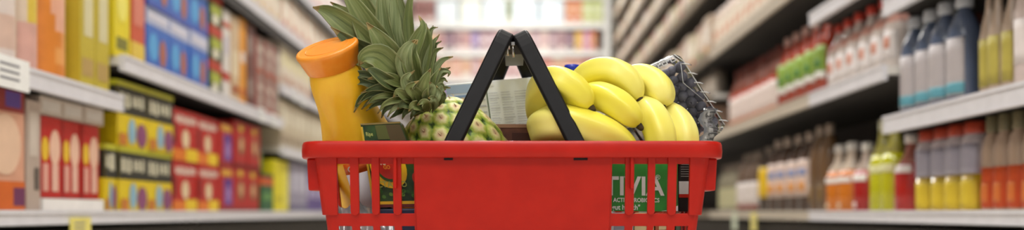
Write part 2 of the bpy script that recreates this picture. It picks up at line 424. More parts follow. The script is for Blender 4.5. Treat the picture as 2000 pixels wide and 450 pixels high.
fill(-1, 510, 534, D0 + .152, 1, lambda w: bottle(w * .55, .16, 'oval', '#31402a', '#1d1a16', [(.1, .55, '#7e9a5e', *FR)], 'bottle', sy=.8), 'dark bottle standing on the dark green box', 'bottle', None)
# ---- left bay B upper shelf
fill(-1, 226, 258, zB, 1, lambda w: carton(w, .2, .1, '#e4d01c', [('r', .15, .85, .1, .25, '#7d7a30'), ('e', .2, .8, .45, .85, '#f1e66a')]), 'bright yellow carton beside the red and yellow one', 'carton', None, d=.1)
fill(-1, 260, 286, zB, 1, lambda w: carton(w, .25, .1, '#cf5a3a', [('r', 0, 1, 0, .22, '#e1c24b'), ('r', .1, .9, .4, .7, '#d9806a'), ('r', 0, 1, .85, 1, '#b5bd4a')]), 'red carton with yellow base next to the blue boxes', 'carton', None, d=.1)
def bluebox(w): return carton(w, .168, .12, '#3f6ec2', [('r', 0, 1, .72, 1, '#b3bbd8'), ('e', .1, .5, .15, .6, '#5aa6dc'), ('e', .55, .85, .1, .55, '#b0694f'), ('r', .05, .9, .8, .92, '#d5d3e0'), ('r', 0, 1, 0, .08, '#4457b0')])
fill(-1, 288, 408, zB, 3, bluebox, 'blue box with pale top band and a round orange picture', 'box', 'blue boxes in two layers', stack=2, h=.168)
fill(-1, 410, 434, zB, 1, lambda w: carton(w, .11, .1, '#47502a', [('r', 0, 1, .7, 1, '#b93a22'), ('r', .1, .9, .35, .65, '#a8b13a'), ('e', .2, .7, .05, .35, '#e9e4cd')]), 'small carton in green, red and yellow beside the blue boxes', 'carton', 'small multicoloured cartons in a stack of three', stack=3, h=.11, d=.1)
fill(-1, 436, 450, zB, 1, lambda w: carton(w, .3, .1, '#ded7cf', [('r', 0, 1, .2, .3, '#b9402e'), ('r', .2, .8, .5, .7, '#c9c3cf'), ('r', 0, 1, .8, .86, '#c4502e')]), 'tall white carton with red bands', 'carton', None, d=.1)
fill(-1, 452, 468, zB, 1, lambda w: carton(w, .3, .1, '#cdb28e', [('r', .1, .9, .3, .6, '#e0cfae'), ('r', .1, .9, .1, .2, '#a8562c')]), 'tall tan carton between the white and orange ones', 'carton', None, d=.1)
fill(-1, 469, 482, zB, 1, lambda w: carton(w, .31, .1, '#e0951c', [('r', .2, .8, .5, .62, '#e9dfd6'), ('r', .1, .9, .1, .2, '#c76a17')]), 'tall narrow orange carton', 'carton', None, d=.1)
fill(-1, 484, 500, zB, 1, lambda w: carton(w, .155, .1, '#6b4038', [('r', .1, .6, .3, .7, '#9c8a80')]), 'dark brown carton between the orange carton and the red-striped ones', 'carton', 'dark brown cartons', stack=2, h=.155, d=.1)
fill(-1, 501, 545, zB, 3, lambda w: carton(w, .145, .1, '#9c8479', [('r', 0, .25, 0, 1, '#9b2f26'), ('r', .35, .9, .2, .5, '#b7a69a'), ('r', .3, .95, .6, .75, '#d0c3b5'), ('r', .3, .9, .05, .15, '#bb5d3d')]), 'grey-brown carton with a red edge stripe', 'carton', 'grey-brown cartons with red stripes', stack=2, h=.145, d=.1)
# ---- left bay B top shelves
fill(-1, 440, 548, zB2, 7, lambda w: carton(w, .18, .1, '#e6d9c5', [('r', 0, .14, 0, 1, '#dba38b'), ('r', .3, .8, .3, .7, '#f3ecd9'), ('r', .3, .6, .1, .2, '#d9b64a')]), 'cream carton on the high shelf above the grey-brown cartons', 'carton', 'cream cartons on the high shelf', d=.1)
# ---- left bay C
fill(-1, 537, 566, D0, 1, lambda w: carton(w, .215, .12, '#e2d41c', [('r', .1, .9, .2, .3, '#c2b516'), ('r', .6, .95, .1, .9, '#ebe05a')]), 'bright yellow box at the far end of the deck', 'box', None)
fill(-1, 568, 600, D0, 3, lambda w: carton(w, .22, .12, '#9a94a8', [('r', .1, .9, .4, .8, '#c4c0cf'), ('r', 0, 1, 0, .15, '#6f6a86')]), 'grey lavender carton beyond the bright yellow box', 'carton', 'grey lavender cartons')
fill(-1, 601, 640, D0, 4, lambda w: carton(w, .22, .12, '#5d4a86', [('r', .1, .9, .3, .6, '#a99cc0')]), 'purple carton beyond the lavender cartons', 'carton', 'purple cartons')
fill(-1, 548, 640, zC1, 9, lambda w: carton(w, .2, .1, '#c9bba0', [('r', .1, .9, .5, .85, '#ded4bd'), ('r', .1, .9, .1, .3, '#a08d76')]), 'beige carton on the low shelf behind the juice bottle', 'carton', 'beige cartons behind the juice bottle', d=.1)
fill(-1, 548, 612, zC2, 5, lambda w: carton(w, .2, .1, '#ded2c0', [('e', .2, .8, .4, .8, '#e9e0a8'), ('r', .1, .9, .1, .25, '#c09a86')]), 'cream carton with a pale yellow spot behind the orange cap', 'carton', 'cream cartons behind the orange cap', d=.1)
fill(-1, 550, 690, zB2, 12, lambda w: carton(w, .19, .1, '#eadcca', [('r', .3, .9, .3, .7, '#f4ecdc'), ('r', 0, .15, 0, 1, '#e2ab96'), ('r', .3, .6, .1, .22, '#c9605a')]), 'pale cream carton on the far high shelf above the juice bottle', 'carton', 'pale cartons on the far high shelf', d=.1, share=True)
fill(-1, 560, 720, zB3, 12, lambda w: carton(w, .2, .1, '#ecdcd6', [('r', .2, .8, .4, .8, '#f4e9ea'), ('r', .1, .9, .1, .2, '#d39a9a')]), 'pale pink carton on the topmost shelf above the juice bottle', 'carton', 'pale pink cartons on the topmost shelf', d=.1, share=True)

# ---- near right bay
fill(1, 1737, 1852, zRA, 4, lambda w: bottle(min(w, .1), .25, 'oval', '#5a6680', '#ccd0d8', [(.08, .6, '#b5adae', *FR), (.1, .2, '#5f9fae', *FR, 1)], 'bottle', cap_w=.5), 'grey-blue bottle with a pale cap and beige label', 'bottle', 'grey-blue bottles on the near shelf', d=.1)
fill(1, 1872, 1936, zRA, 3, lambda w: bottle(min(w, .08), .255, 'drink', '#c3ae9c', '#dfcfc2', [(.1, .5, '#b9ab50', *FR)], 'bottle', cap_w=.5), 'cream bottle with an olive yellow label', 'bottle', 'cream bottles on the near shelf', d=.1)
fill(1, 1940, 2040, zRA, 3, lambda w: bottle(min(w, .085), .255, 'squeeze', '#dccbc6', '#e8dedb', [(.2, .55, '#e9dfdc', *FR), (.1, .2, '#a34a55', *FR, 1)], 'bottle', cap_w=.55), 'large pinkish white bottle, nearest on the shelf', 'bottle', 'pinkish white bottles on the near shelf', d=.1)
fill(1, 1757, 1870, D0, 4, lambda w: bottle(min(w, .09), .2, 'jar', '#b9aeb4', '#b4442e', [(.42, .75, '#aaa6b6', *FR), (0.03, .36, '#dfc232', *FR)], 'bottle', cap_w=.78, liquid=('#c9a82a', .42)), 'jar with yellow base, lavender label and red lid', 'jar', 'yellow and lavender jars on the deck')
fill(1, 1872, 1976, D0, 4, lambda w: bottle(min(w, .09), .205, 'squeeze', '#b9a08c', '#7d7458', [(.04, .46, '#d8531c', *FULL), (.1, .3, '#e27a35', -.6, .6, 1)], 'bottle', cap_w=.6), 'beige bottle with an orange-red lower half', 'bottle', 'beige and orange bottles on the deck')
fill(1, 1980, 2050, D0, 2, lambda w: bottle(min(w, .09), .2, 'jar', '#e0ddd0', '#6f9a5a', [(.02, .3, '#b8281c', *FULL)], 'bottle', cap_w=.7), 'white jar with a red base at the near deck edge', 'jar', 'white and red jars')
# ---- right narrow bay
fill(1, 1592, 1722, zRB, 6, lambda w: bottle(min(w, .072), .212, 'sauce', '#e4d8d2', '#cf4a3c', [(.15, .5, '#ece4e2', *FR), (.28, .42, '#d9967f', -.5, .5, 1), (.6, .72, '#dfa596', *FULL)], 'bottle', cap_w=.45), 'white bottle with orange emblem and red cap', 'bottle', 'white bottles with red caps')
fill(1, 1592, 1638, D0, 2, lambda w: bottle(min(w, .09), .21, 'drink', '#cdbba8', '#e6e2dc', [(.42, .5, '#f0ece8', *FR), (.06, .12, '#e8c9a0', -.3, .3)], 'bottle', liquid=('#d2771a', .6), cap_w=.4), 'orange drink bottle with pale neck', 'bottle', 'orange drink bottles')
fill(1, 1640, 1668, D0, 1, lambda w: bottle(min(w, .08), .2, 'drink', '#b8a498', '#e6e2dc', [(.44, .54, '#efe9e6', *FR), (.06, .14, '#e6cfc8', -.3, .3)], 'bottle', liquid=('#a81c18', .6), cap_w=.4), 'dark red drink bottle between the orange and green drinks', 'bottle', 'dark red drink bottles')
fill(1, 1670, 1716, D0, 2, lambda w: bottle(min(w, .1), .255, 'drink', '#a9a24a', '#d8d6b8', [(.42, .5, '#e6e4b0', *FR)], 'bottle', liquid=('#c2c018', .62), cap_w=.35), 'tall yellow-green drink bottle', 'bottle', 'yellow-green drink bottles')
fill(1, 1718, 1752, D0, 1, lambda w: bottle(min(w, .09), .2, 'drink', '#9c5a4c', '#e2dad4', [(.5, .6, '#efe6e4', *FR)], 'bottle', liquid=('#b3201a', .62), cap_w=.4), 'red drink bottle beside the tall yellow-green ones', 'bottle', None)
# ---- right bay B2
def ketchup(w): return bottle(min(w, .08), .27, 'sauce', '#a5381f', '#c9a096', [(.3, .62, '#8fae4a', *FR), (.22, .3, '#e2e0d8', *FR), (.35, .45, '#3e7a34', -.6, .6, 1)], 'sauce_bottle', cap_w=.36)
fill(1, 1500, 1588, zRB, 5, ketchup, 'red sauce bottle with green label', 'bottle', 'red sauce bottles with green labels')
fill(1, 1412, 1498, zRB, 7, lambda w: bottle(min(w, .082), .262, 'sauce', '#7a3d2c', '#6e2c22', [(.12, .5, '#e2d2cb', *FR), (.5, .56, '#c5472c', *FR), (.05, .12, '#c86d3c', *FR)], 'sauce_bottle', cap_w=.36), 'reddish brown sauce bottle with a white label', 'bottle', 'brown sauce bottles with white labels')
fill(1, 1560, 1590, D0, 2, lambda w: bottle(min(w, .1), .285, 'oval', '#6d5238', '#ab998a', [(.12, .3, '#8a6a35', -.4, .4)], 'bottle', cap_w=.35), 'brown bottle without a white label next to the orange drinks', 'bottle', 'plain brown bottles')
fill(1, 1482, 1558, D0, 4, lambda w: bottle(min(w, .085), .275, 'oval', '#4a3428', '#b9a698', [(.2, .66, '#dcc3b6', -1.3, 1.3), (.46, .54, '#8190bd', -.9, .9, 1), (.26, .38, '#dd9a58', -.8, .8, 1)], 'bottle', cap_w=.35), 'brown bottle, pale label with blue script and orange fruit', 'bottle', 'brown bottles with pale labels')
fill(1, 1464, 1481, D0, 1, lambda w: bottle(min(w, .09), .26, 'oval', '#3f2e24', '#8f8074', [(.22, .68, '#e4bb1c', -1.3, 1.3)], 'bottle', cap_w=.35), 'dark bottle with a yellow label', 'bottle', 'dark bottles with yellow labels')
fill(1, 1428, 1462, D0, 3, lambda w: bottle(min(w, .1), .25, 'oval', '#6a5648', '#8f8074', [(.12, .5, '#d9cfcb', -1.3, 1.3), (.06, .12, '#94463c', *FR)], 'bottle', cap_w=.35), 'brown bottle with a whitish label beyond the yellow-labelled ones', 'bottle', 'brown bottles with whitish labels')
fill(1, 1390, 1426, D0, 5, lambda w: bottle(min(w, .1), .22, 'oval', '#8c8570', '#8f8074', [(.1, .5, '#b9b48f', -1.3, 1.3)], 'bottle', cap_w=.35, parts=False), 'olive grey bottle close to the basket corner', 'bottle', 'olive grey bottles', share=True)
fill(1, 1405, 1428, zRB - .17, 1, lambda w: bottle(.07, .13, 'jar', '#d8cf3a', '#cfc84a', [(.2, .7, '#e2dc62', *FR)], 'jar', cap_w=.8, parts=False), 'yellow jar standing above the basket corner bottles', 'jar', None) if False else None
fill(1, 1385, 1548, ZC + .77, 14, lambda w: bottle(min(w, .1), .2, 'jar', '#dccab8', '#d9c7ba', [(.2, .7, '#eadfcf', *FR), (.3, .5, '#dca58c', -.5, .5, 1)], 'jar', cap_w=.8, parts=False), 'pale jar on the high shelf above the sauce bottles', 'jar', 'pale jars on the high shelf', share=True)
# ---- right far run: steep rows
rowdef = [
    (ZC + .57, .14, ['#8f857a', '#b9a999', '#7f7460'], 'greyish bottle on the far low shelf behind the blueberries'),
    (ZC + .77, .2, ['#c4b09c', '#b39482', '#cabf9f'], 'pale carton on the far shelf above the blueberries'),
    (ZC + 1.1, .135, ['#bda890', '#a8705f', '#b0a678'], 'beige carton on the steep middle shelf of the far run'),
    (ZC + 1.33, .12, ['#ccb6aa', '#bba985', '#ab8370'], 'pinkish carton on the upper shelf of the far run'),
    (ZC + 1.55, .13, ['#c6b49f', '#a8936a', '#bd9384'], 'tan carton near the top of the far run'),
    (ZC + 1.8, .14, ['#cfc1b1', '#a2916c', '#b58a7b'], 'light carton on the highest shelf of the far run'),
    (zRB, .15, ['#9c7f6c', '#b59a86', '#84705c'], 'brownish carton low on the far run'),
]
for ri, (z, h, cols, lb) in enumerate(rowdef):
    protos = []
    y = 4.38; k = 0
    yend = 8.3 if ri in (2, 3, 4, 5) else 7.0
    while y < yend:
        c = k % 3; w = .17
        if len(protos) <= c:
            if ri == 0: o = bottle(.09, h, 'jar', cols[c], '#6d6258', [(.2, .7, '#cfc4b8', *FR)], 'jar', cap_w=.75, parts=False)
            else: o = carton(w - .012, h * (1 - .06 * c), .12, cols[c], [('r', .15, .85, .35, .8, ['#f0e6da', '#e9d9c4', '#efe6d2'][c]), ('e', .3, .7, .1, .3, ['#c9553d', '#d9a23c', '#7f9a58'][(c + ri) % 3])])
            protos.append(o)
        else: o = copy_tree(protos[c])
        o.location = (WP + .06 + random.uniform(0, .01), y + w / 2, z + .0006); o.rotation_euler = (0, 0, SIDE[1] + random.uniform(-.03, .03))
        hint = ['with a red spot', 'with a yellow spot', 'with a green spot'][(c + ri) % 3] if ri else ['in mid grey', 'in light tan', 'in olive'][c]
        tag(o, lb + ', ' + hint, 'jar' if ri == 0 else 'carton', lb + ' ' + hint)
        y += w; k += 1

# ---- far end shelving goods
def endrow(z, h, spec, px0, where):
    """spec: list of (width px, colour, accent, description)"""
    px = px0
    seen = {}
    for (wp, c, a, desc) in spec:
        w = wp * YE / F; x = (px + wp / 2 - 1000) * YE / F
        key = (wp, c, a)
        if key in seen: o = copy_tree(seen[key])
        else:
            o = carton(w * .9, h, .14, c, [('r', .1, .9, .45, .75, a), ('r', .2, .8, .12, .25, '#f2e9e4')]); seen[key] = o
        o.location = (x, YE + .09, z + ZC + .0005)
        tag(o, desc + ' ' + where, 'carton', desc + ' ' + where)
        px += wp
pk = [('#c9a7a8', '#8f6c74'), ('#6d4e5e', '#b79aa8'), ('#e6cfc4', '#c9a0a6'), ('#a77d86', '#e6d6d6'), ('#7d6496', '#cbb8dc'), ('#e9d9c8', '#e0a64a'), ('#95707c', '#d9c0c4'), ('#dcb9b0', '#b0767a')]
pn = ['dusty pink carton', 'dark plum carton', 'pale cream-pink carton', 'mauve carton', 'violet carton', 'cream carton with orange band', 'grey-mauve carton', 'salmon pink carton']
rnd = random.Random(3)
spec = []; px = 800
while px < 1115:
    k = rnd.choice([0, 1, 2, 3, 4, 5, 6, 7]); spec.append((17, *pk[k], pn[k])); px += 17
spec += [(15, '#e8b13a', '#f2d486', 'golden yellow carton'), (15, '#d98fb0', '#f0cdd8', 'bright pink carton'), (13, '#e07b4a', '#f2c39a', 'orange carton')]
endrow(1.62, .2, spec, 800, 'on the shelf level with the handle tops')
spec = []; px = 800
pk2 = [('#e0a08a', '#f0d0bc'), ('#c96a5c', '#ecc0b0'), ('#e6cdb8', '#d99a70'), ('#b9868a', '#e6d0cc'), ('#e8b088', '#c9705a')]
pn2 = ['peach carton', 'brick red carton', 'sand carton', 'rose grey carton', 'apricot carton']
while px < 1165:
    k = rnd.choice([0, 1, 2, 3, 4]); spec.append((20, *pk2[k], pn2[k])); px += 20
endrow(1.35, .2, spec, 800, 'on the shelf behind the open handles')
spec = [(24, '#7d6496', '#cbb8dc', 'violet carton')] * 2 + [(24, '#e0a08a', '#f0d0bc', 'peach carton'), (24, '#4f5fa8', '#c2cbe8', 'blue carton')] * 4
endrow(1.07, .2, spec, 840, 'on the low shelf behind the text-covered box')
spec = [(22, '#b98a84', '#7d5250', 'brownish rose carton')] * 2 + [(46, '#e6f0f6', '#f4fafd', 'large pale blue-white carton'), (46, '#eef3ec', '#f6f8e8', 'large white-green carton'), (46, '#e2eef6', '#f2f8fc', 'large icy white carton')] + \
       [(12, '#b9c0a0', '#8a9474', 'narrow olive carton')] + [(52, '#e2eff8', '#f0f8fd', 'wide pale blue carton')] * 2 + [(17, '#e08a5c', '#f0c0a0', 'orange carton')] * 2 + [(20, '#cfd98a', '#f0f4d0', 'lime green carton')] * 2
endrow(1.9, .24, spec, 806, 'on the topmost visible shelf')

# ------------------------------------------------------------------ the basket
def red_plastic():
    m = two_tone('red_plastic', '#b4180a', '#bc1c0d', 40, .38, bump=.02, spec=.3)
    return m
RED = red_plastic(); BLACK = two_tone('black_plastic', '#0e0d10', '#151417', 60, .5, bump=.08, spec=.25)
basket = empty('shopping_basket', (0, 1.165, 0)); tag(basket, 'red plastic shopping basket full of groceries in the aisle', 'basket')
BY = 1.165; TP = .11
def a_(z, off=0): return .2240 - (.216 - z) * TP + off
def b_(z, off=0): return .1570 - (.216 - z) * TP + off
RC = .0115
def fx(px): return (px - 1000) * 1.011 / F
slotpx = [(658, 684), (700, 726), (740, 768), (783, 808), (1196, 1222), (1238, 1266), (1279, 1305), (1321, 1347)]
ST = []   # stations (kind, value), interval flag after it
def ring_stations():
    st = []
    xs = [(-.2125, False)]
    for a0, a1 in slotpx: xs += [(fx(a0), True), (fx(a1), False)]
    xs += [(.2125, False)]
    for x, fl in xs: st.append(('f', x, fl))
    for k in range(1, 6): st.append(('c0', k / 6, False))
    ys = [(-.132, False)]
    y = -.115
    while y < .11: ys += [(y, True), (y + .0155, False)]; y += .0245
    ys += [(.132, False)]
    for y, fl in ys: st.append(('r', y, fl))
    for k in range(1, 6): st.append(('c1', k / 6, False))
    for x, fl in [(.2125, False)] + sum([[(-fx(a0), True), (-fx(a1), False)] for a0, a1 in slotpx], []) + [(-.2125, False)]: st.append(('b', x, fl))
    for k in range(1, 6): st.append(('c2', k / 6, False))
    for y, fl in ys: st.append(('l', -y, fl))
    for k in range(1, 6): st.append(('c3', k / 6, False))
    return st
def rpos(st, z, off):
    a, b, r = a_(z, off), b_(z, off), RC + off
    k, v = st[0], st[1]
    kx, ky = (a - r) / .2125, (b - r) / (.1570 - RC)
    fyy = (.1570 - RC) / .132
    low = 1.0 if z > .139 else a_(z) / a_(.139)
    if k in 'fb' and len(k) == 1: return (v * kx if abs(v) >= .21 else v * low, -b if k == 'f' else b, z)
    if k == 'r': return (a, v * fyy * ky, z)
    if k == 'l': return (-a, v * fyy * ky, z)
    q = int(k[1]); t = -PI / 2 + q * PI / 2 + v * PI / 2
    cx = (a - r) * (1 if q in (0, 1) else -1); cy = (b - r) * (1 if q in (1, 2) else -1)
    return (cx + r * math.cos(t), cy + r * math.sin(t), z)
def shell(mb, st, zs, hole, out, th, closed=True):
    n = len(st); segs = n if closed else n - 1
    A = [mb.add([rpos(s, z, out) for s in st]) for z, _ in zs]
    B = [mb.add([rpos(s, z, out - th) for s in st]) for z, _ in zs]
    def solid(i, j):
        if closed: i %= n
        if i < 0 or i >= segs or j < 0 or j >= len(zs) - 1: return False
        return not (hole and st[i][2] and zs[j][1])
    for j in range(len(zs) - 1):
        for i in range(segs):
            if not solid(i, j): continue
            i2 = (i + 1) % n
            mb.face((A[j][i], A[j][i2], A[j + 1][i2], A[j + 1][i]), RED)
            mb.face((B[j][i2], B[j][i], B[j + 1][i], B[j + 1][i2]), RED)
            if not solid(i, j - 1): mb.face((B[j][i], B[j][i2], A[j][i2], A[j][i]), RED)
            if not solid(i, j + 1): mb.face((A[j + 1][i], A[j + 1][i2], B[j + 1][i2], B[j + 1][i]), RED)
            if not solid(i - 1, j): mb.face((A[j][i], A[j + 1][i], B[j + 1][i], B[j][i]), RED)
            if not solid(i + 1, j): mb.face((B[j][i2], B[j + 1][i2], A[j + 1][i2], A[j][i2]), RED)
mb = MB(); st = ring_stations()
zs = [(.0, False), (.02, True), (.066, False), (.0815, True), (.139, False), (.1535, True), (.2095, False), (.218, False)]
shell(mb, st, zs, True, -.0035, .003)
# raised outer skin: corner columns
cor = [('f', .19, 0), ('f', .2, 0)]
def corner(kinds): shell(mb, kinds, [(.1515, False), (.218, False)], False, .0, .0045, closed=False)
xin = .1975
corner([('f', fx(1347), 0), ('f', .2125, 0)] + [('c0', k / 6, 0) for k in range(1, 6)] + [('r', -.132, 0), ('r', -.115, 0)])
corner([('l', -.115, 0), ('l', -.132, 0)] + [('c3', k / 6, 0) for k in range(1, 6)] + [('f', -.2125, 0), ('f', fx(658), 0)])
corner([('r', .115, 0), ('r', .132, 0)] + [('c1', k / 6, 0) for k in range(1, 6)] + [('b', .2125, 0), ('b', fx(1347), 0)])
corner([('b', fx(658), 0), ('b', -.2125, 0)] + [('c2', k / 6, 0) for k in range(1, 6)] + [('l', .132, 0), ('l', .115, 0)])
# centre plate front and back
shell(mb, [('f', fx(808), 0), ('f', fx(1196), 0)], [(.012, 0), (.218, 0)], False, 0, .0045, closed=False)
shell(mb, [('b', fx(1196), 0), ('b', fx(808), 0)], [(.012, 0), (.218, 0)], False, 0, .0045, closed=False)
# raised bars with rounded feet
for a0, a1 in [(684, 700), (726, 740), (768, 783), (1222, 1238), (1266, 1279), (1305, 1321)]:
    x0, x1 = fx(a0) - .0004, fx(a1) + .0004; c, r = (x0 + x1) / 2, (x1 - x0) / 2
    pts = [(x0, .218)] + [(c - r * math.cos(t * PI / 8), .1560 - r * math.sin(t * PI / 8)) for t in range(9)] + [(x1, .218)]
    for sgn in (-1, 1):
        q = [Vector((x, sgn * b_(z), z)) for x, z in pts]
        mb.prism(q if sgn < 0 else q[::-1], (0, -sgn * .0045, 0), RED)
# small guide pegs
for a0, a1 in [(770, 776), (1230, 1236)]:
    for sgn in (-1, 1):
        y0, y1 = sgn * b_(.2) + sgn * .0065, sgn * b_(.2) - sgn * .002
        mb.box(fx(a0), fx(a1), min(y0, y1), max(y0, y1), .1815, .217, RED)
# floor of the basket
mb.box(-a_(0.005) + .004, a_(0.005) - .004, -b_(0.005) + .004, b_(0.005) - .004, .0005, .0035, RED)
body = mb.build('basket_body', basket, bevel=.0007, seg=2, merge=False)
# rim
mb = MB()
def rrect(a, b, r, n=10):
    o = []
    for q in range(4):
        cx = (a - r) * (1 if q in (0, 1) else -1); cy = (b - r) * (1 if q in (1, 2) else -1)
        for k in range(n + 1):
            t = -PI / 2 + q * PI / 2 + k / n * PI / 2
            o.append((cx + r * math.cos(t), cy + r * math.sin(t)))
    return o
prof = [(-.0215, .2165), (-.001, .2160), (0, .2175), (.0006, .224), (0, .2315), (-.0012, .2340), (-.0035, .2350), (-.0185, .2350), (-.0210, .2340), (-.0215, .2320)]
rings = [mb.add([(x, y, z) for x, y in rrect(.240 + o, .165 + o, .028 + o)]) for o, z in prof]
n = len(rings[0])
for q in range(len(prof)):
    A, B = rings[q], rings[(q + 1) % len(prof)]
    for k in range(n): mb.face((A[k], A[(k + 1) % n], B[(k + 1) % n], B[k]), RED, True)
rim = mb.build('rim', basket)
# side lugs below the rim near each corner
for sx in (-1, 1):
    for sy in (-1, 1):
        mb = MB(); x0, x1 = sx * .216, sx * .2345; y0 = sy * .142; y1 = sy * .10
        def fn(x, y, z, sx=sx): return (x - sx * (.216 - z) * .05, y, z)
        mb.box(min(x0, x1), max(x0, x1), min(y0, y1), max(y0, y1), .1795, .2165, RED, fn)
        mb.build('lug', basket, bevel=.002)
for x0, x1 in ((868, 885), (1120, 1147)):
    mb = MB(); mb.box(fx(x0), fx(x1), -.1605, -.1545, .2135, .2166, BLACK); mb.build('hinge_clip', basket, bevel=.0005)
# handles: two hoops folded up to meet over the middle
def handle(bot, top, sgn):
    yb0, yt0, yt1, yb1 = 1.0285, 1.062, 1.195, 1.3015
    b0 = P(bot[0], bot[1], yb0); t0 = P(top[0], top[1], yt0)
    low = b0 + (b0 - t0).normalized() * .025
    d = (t0 - low)
    rear_t = Vector((t0.x, yt1, t0.z)); rear_b = Vector((low.x, yb1 + .004, low.z))
    pts = [low, b0, b0.lerp(t0, .5), b0.lerp(t0, .9)]
    # bend
    def arcpts(p0, p1, p2, m=5):
        return [(p0 * (1 - t) ** 2 + p1 * 2 * t * (1 - t) + p2 * t * t) for t in [k / m for k in range(m + 1)]]
    e0 = t0 - (t0 - b0).normalized() * .016; g0 = t0 + Vector((0, .016, 0))
    e1 = rear_t - Vector((0, .016, 0)); g1 = rear_t + (rear_b - rear_t).normalized() * .016
    pts = [low, b0, b0.lerp(t0, .5)] + arcpts(e0, t0, g0) + [e0.lerp(e1, 0) * 0 + (g0 + e1) / 2] + arcpts(e1, rear_t, g1) + [g1.lerp(rear_b, .5), rear_b]
    v = Vector((d.x, 0, d.z)).normalized(); nrm = Vector((-v.z, 0, v.x)) * sgn   # normal of the hoop plane
    hw, ht, ch = .0098, .0062, .0022
    sec = [(hw - ch, ht), (hw, ht - ch), (hw, -ht + ch), (hw - ch, -ht), (-hw + ch, -ht), (-hw, -ht + ch), (-hw, ht - ch), (-hw + ch, ht)]
    mb = MB()
    mb.tube(pts, 1.0, BLACK, seg=8, sec=lambda a: sec[int(round(a / (2 * PI) * 8)) % 8], up=nrm, smooth=False)
    root = mb.build('handle', basket, bevel=.0008); root.location = Vector((0, -BY, 0))
    return root, g0, e1, nrm, v
hl = handle((888, 272), (987.0, 67), 1)
hr = handle((1121, 272), (1018, 69), -1)
# grey underside insert and metal catch on the grips
mb = MB(); g0, e1 = hr[1], hr[2]; v = hr[4]
mb.prism([P(992, 78, 1.078), P(1011, 78, 1.078), P(1024, 106, 1.078), P(986, 107, 1.078)], (0, .085, 0), mat('#524e49', .45))
mb.build('grip_pad', hr[0], bevel=.001)
mb = MB(); chrome = mat('#c9c5c0', .25, 1.0)
for px, py in ((994, 84), (991, 96), (1002, 99)):
    p = P(px, py, 1.066); mb.tube([p + Vector((0, 0, .008)), p, p + Vector((.0006, 0, -.008))], .0014, chrome, 8)
    mb.box(p.x - .002, p.x + .002, p.y - .002, p.y + .012, p.z + .006, p.z + .010, chrome)
mb.build('catch', hr[0])

# ------------------------------------------------------------------ bananas
def banana_mat():
    m = two_tone('banana_skin', '#f0e34c', '#faf18a', 9, .36, bump=.05, coat=.05)
    return m
BAN = banana_mat(); TIP = two_tone('banana_tip', '#2a2014', '#5c4a22', 90, .8); STEM = two_tone('banana_stem', '#a9a838', '#c9bd45', 40, .6)
bunch = empty('banana_bunch', P(1180, 300, 1.09)); tag(bunch, 'bunch of ripe yellow bananas heaped in the basket beside the handle', 'bananas')
def banana(pts, R, tip=True, yr0=0):
    pp = [P(*p) for p in pts]; N = 26; sp = spline(pp, N)
    R = R / 1620.0
    rad = []
    for i in range(N):
        t = i / (N - 1)
        k = 1.0
        if t < .22: k = .35 + .65 * math.sin(t / .22 * PI / 2)
        if t > .62: 
            q = (t - .62) / .38; k = math.sqrt(max(0, 1 - (q * .978) ** 2.2))
        rad.append(R * max(k, .17))
    mb = MB()
    mb.tube(sp, rad, BAN, 20, sec=lambda a: ((1 + .085 * math.cos(5 * a)) * math.cos(a), (1 + .085 * math.cos(5 * a)) * math.sin(a)))
    o = mb.build('banana', bunch, sub=1)
    o.location = -Vector(bunch.location)
    if tip:
        d = (sp[-1] - sp[-2]).normalized(); e = sp[-1]
        r = rad[-1]; mb = MB(); mb.tube([e - d * .002, e + d * .002, e + d * .0055, e + d * .007], [r * 1.12, r * 1.02, r * .8, r * .3], TIP, 12)
        mb.build('banana_tip', o)
    return o
CR = (1150, 300, 1.185)
banana([(1110, 262, 1.17), (1066, 232, 1.14), (1056, 195, 1.10), (1070, 166, 1.072), (1101, 164, 1.058), (1132, 186, 1.052), (1154, 211, 1.050)], 33)
banana([(1120, 285, 1.15), (1078, 268, 1.11), (1066, 246, 1.068), (1108, 242, 1.052), (1155, 256, 1.050), (1205, 278, 1.052), (1245, 310, 1.056)], 37)
banana([(1120, 250, 1.15), (1128, 205, 1.12), (1160, 188, 1.085), (1196, 199, 1.065), (1226, 222, 1.058), (1248, 246, 1.056)], 29)
banana([(1140, 245, 1.15), (1132, 185, 1.13), (1152, 150, 1.112), (1190, 141, 1.10), (1226, 157, 1.088), (1250, 195, 1.082)], 31)
banana([(1190, 250, 1.15), (1222, 175, 1.135), (1250, 155, 1.118), (1279, 165, 1.105), (1292, 187, 1.097), (1293, 208, 1.093)], 31)
banana([(1215, 245, 1.15), (1238, 215, 1.12), (1266, 222, 1.085), (1284, 250, 1.07), (1292, 285, 1.062), (1288, 315, 1.062)], 31)
banana([(1255, 245, 1.17), (1286, 222, 1.14), (1312, 228, 1.108), (1331, 252, 1.09), (1337, 285, 1.08), (1330, 312, 1.076)], 29)
mb = MB(); mb.tube([P(1135, 240, 1.19), P(1150, 262, 1.175), P(1165, 292, 1.165), P(1180, 310, 1.16)], [.010, .016, .018, .012], STEM, 12)
o = mb.build('bunch_stem', bunch); o.location = -Vector(bunch.location)

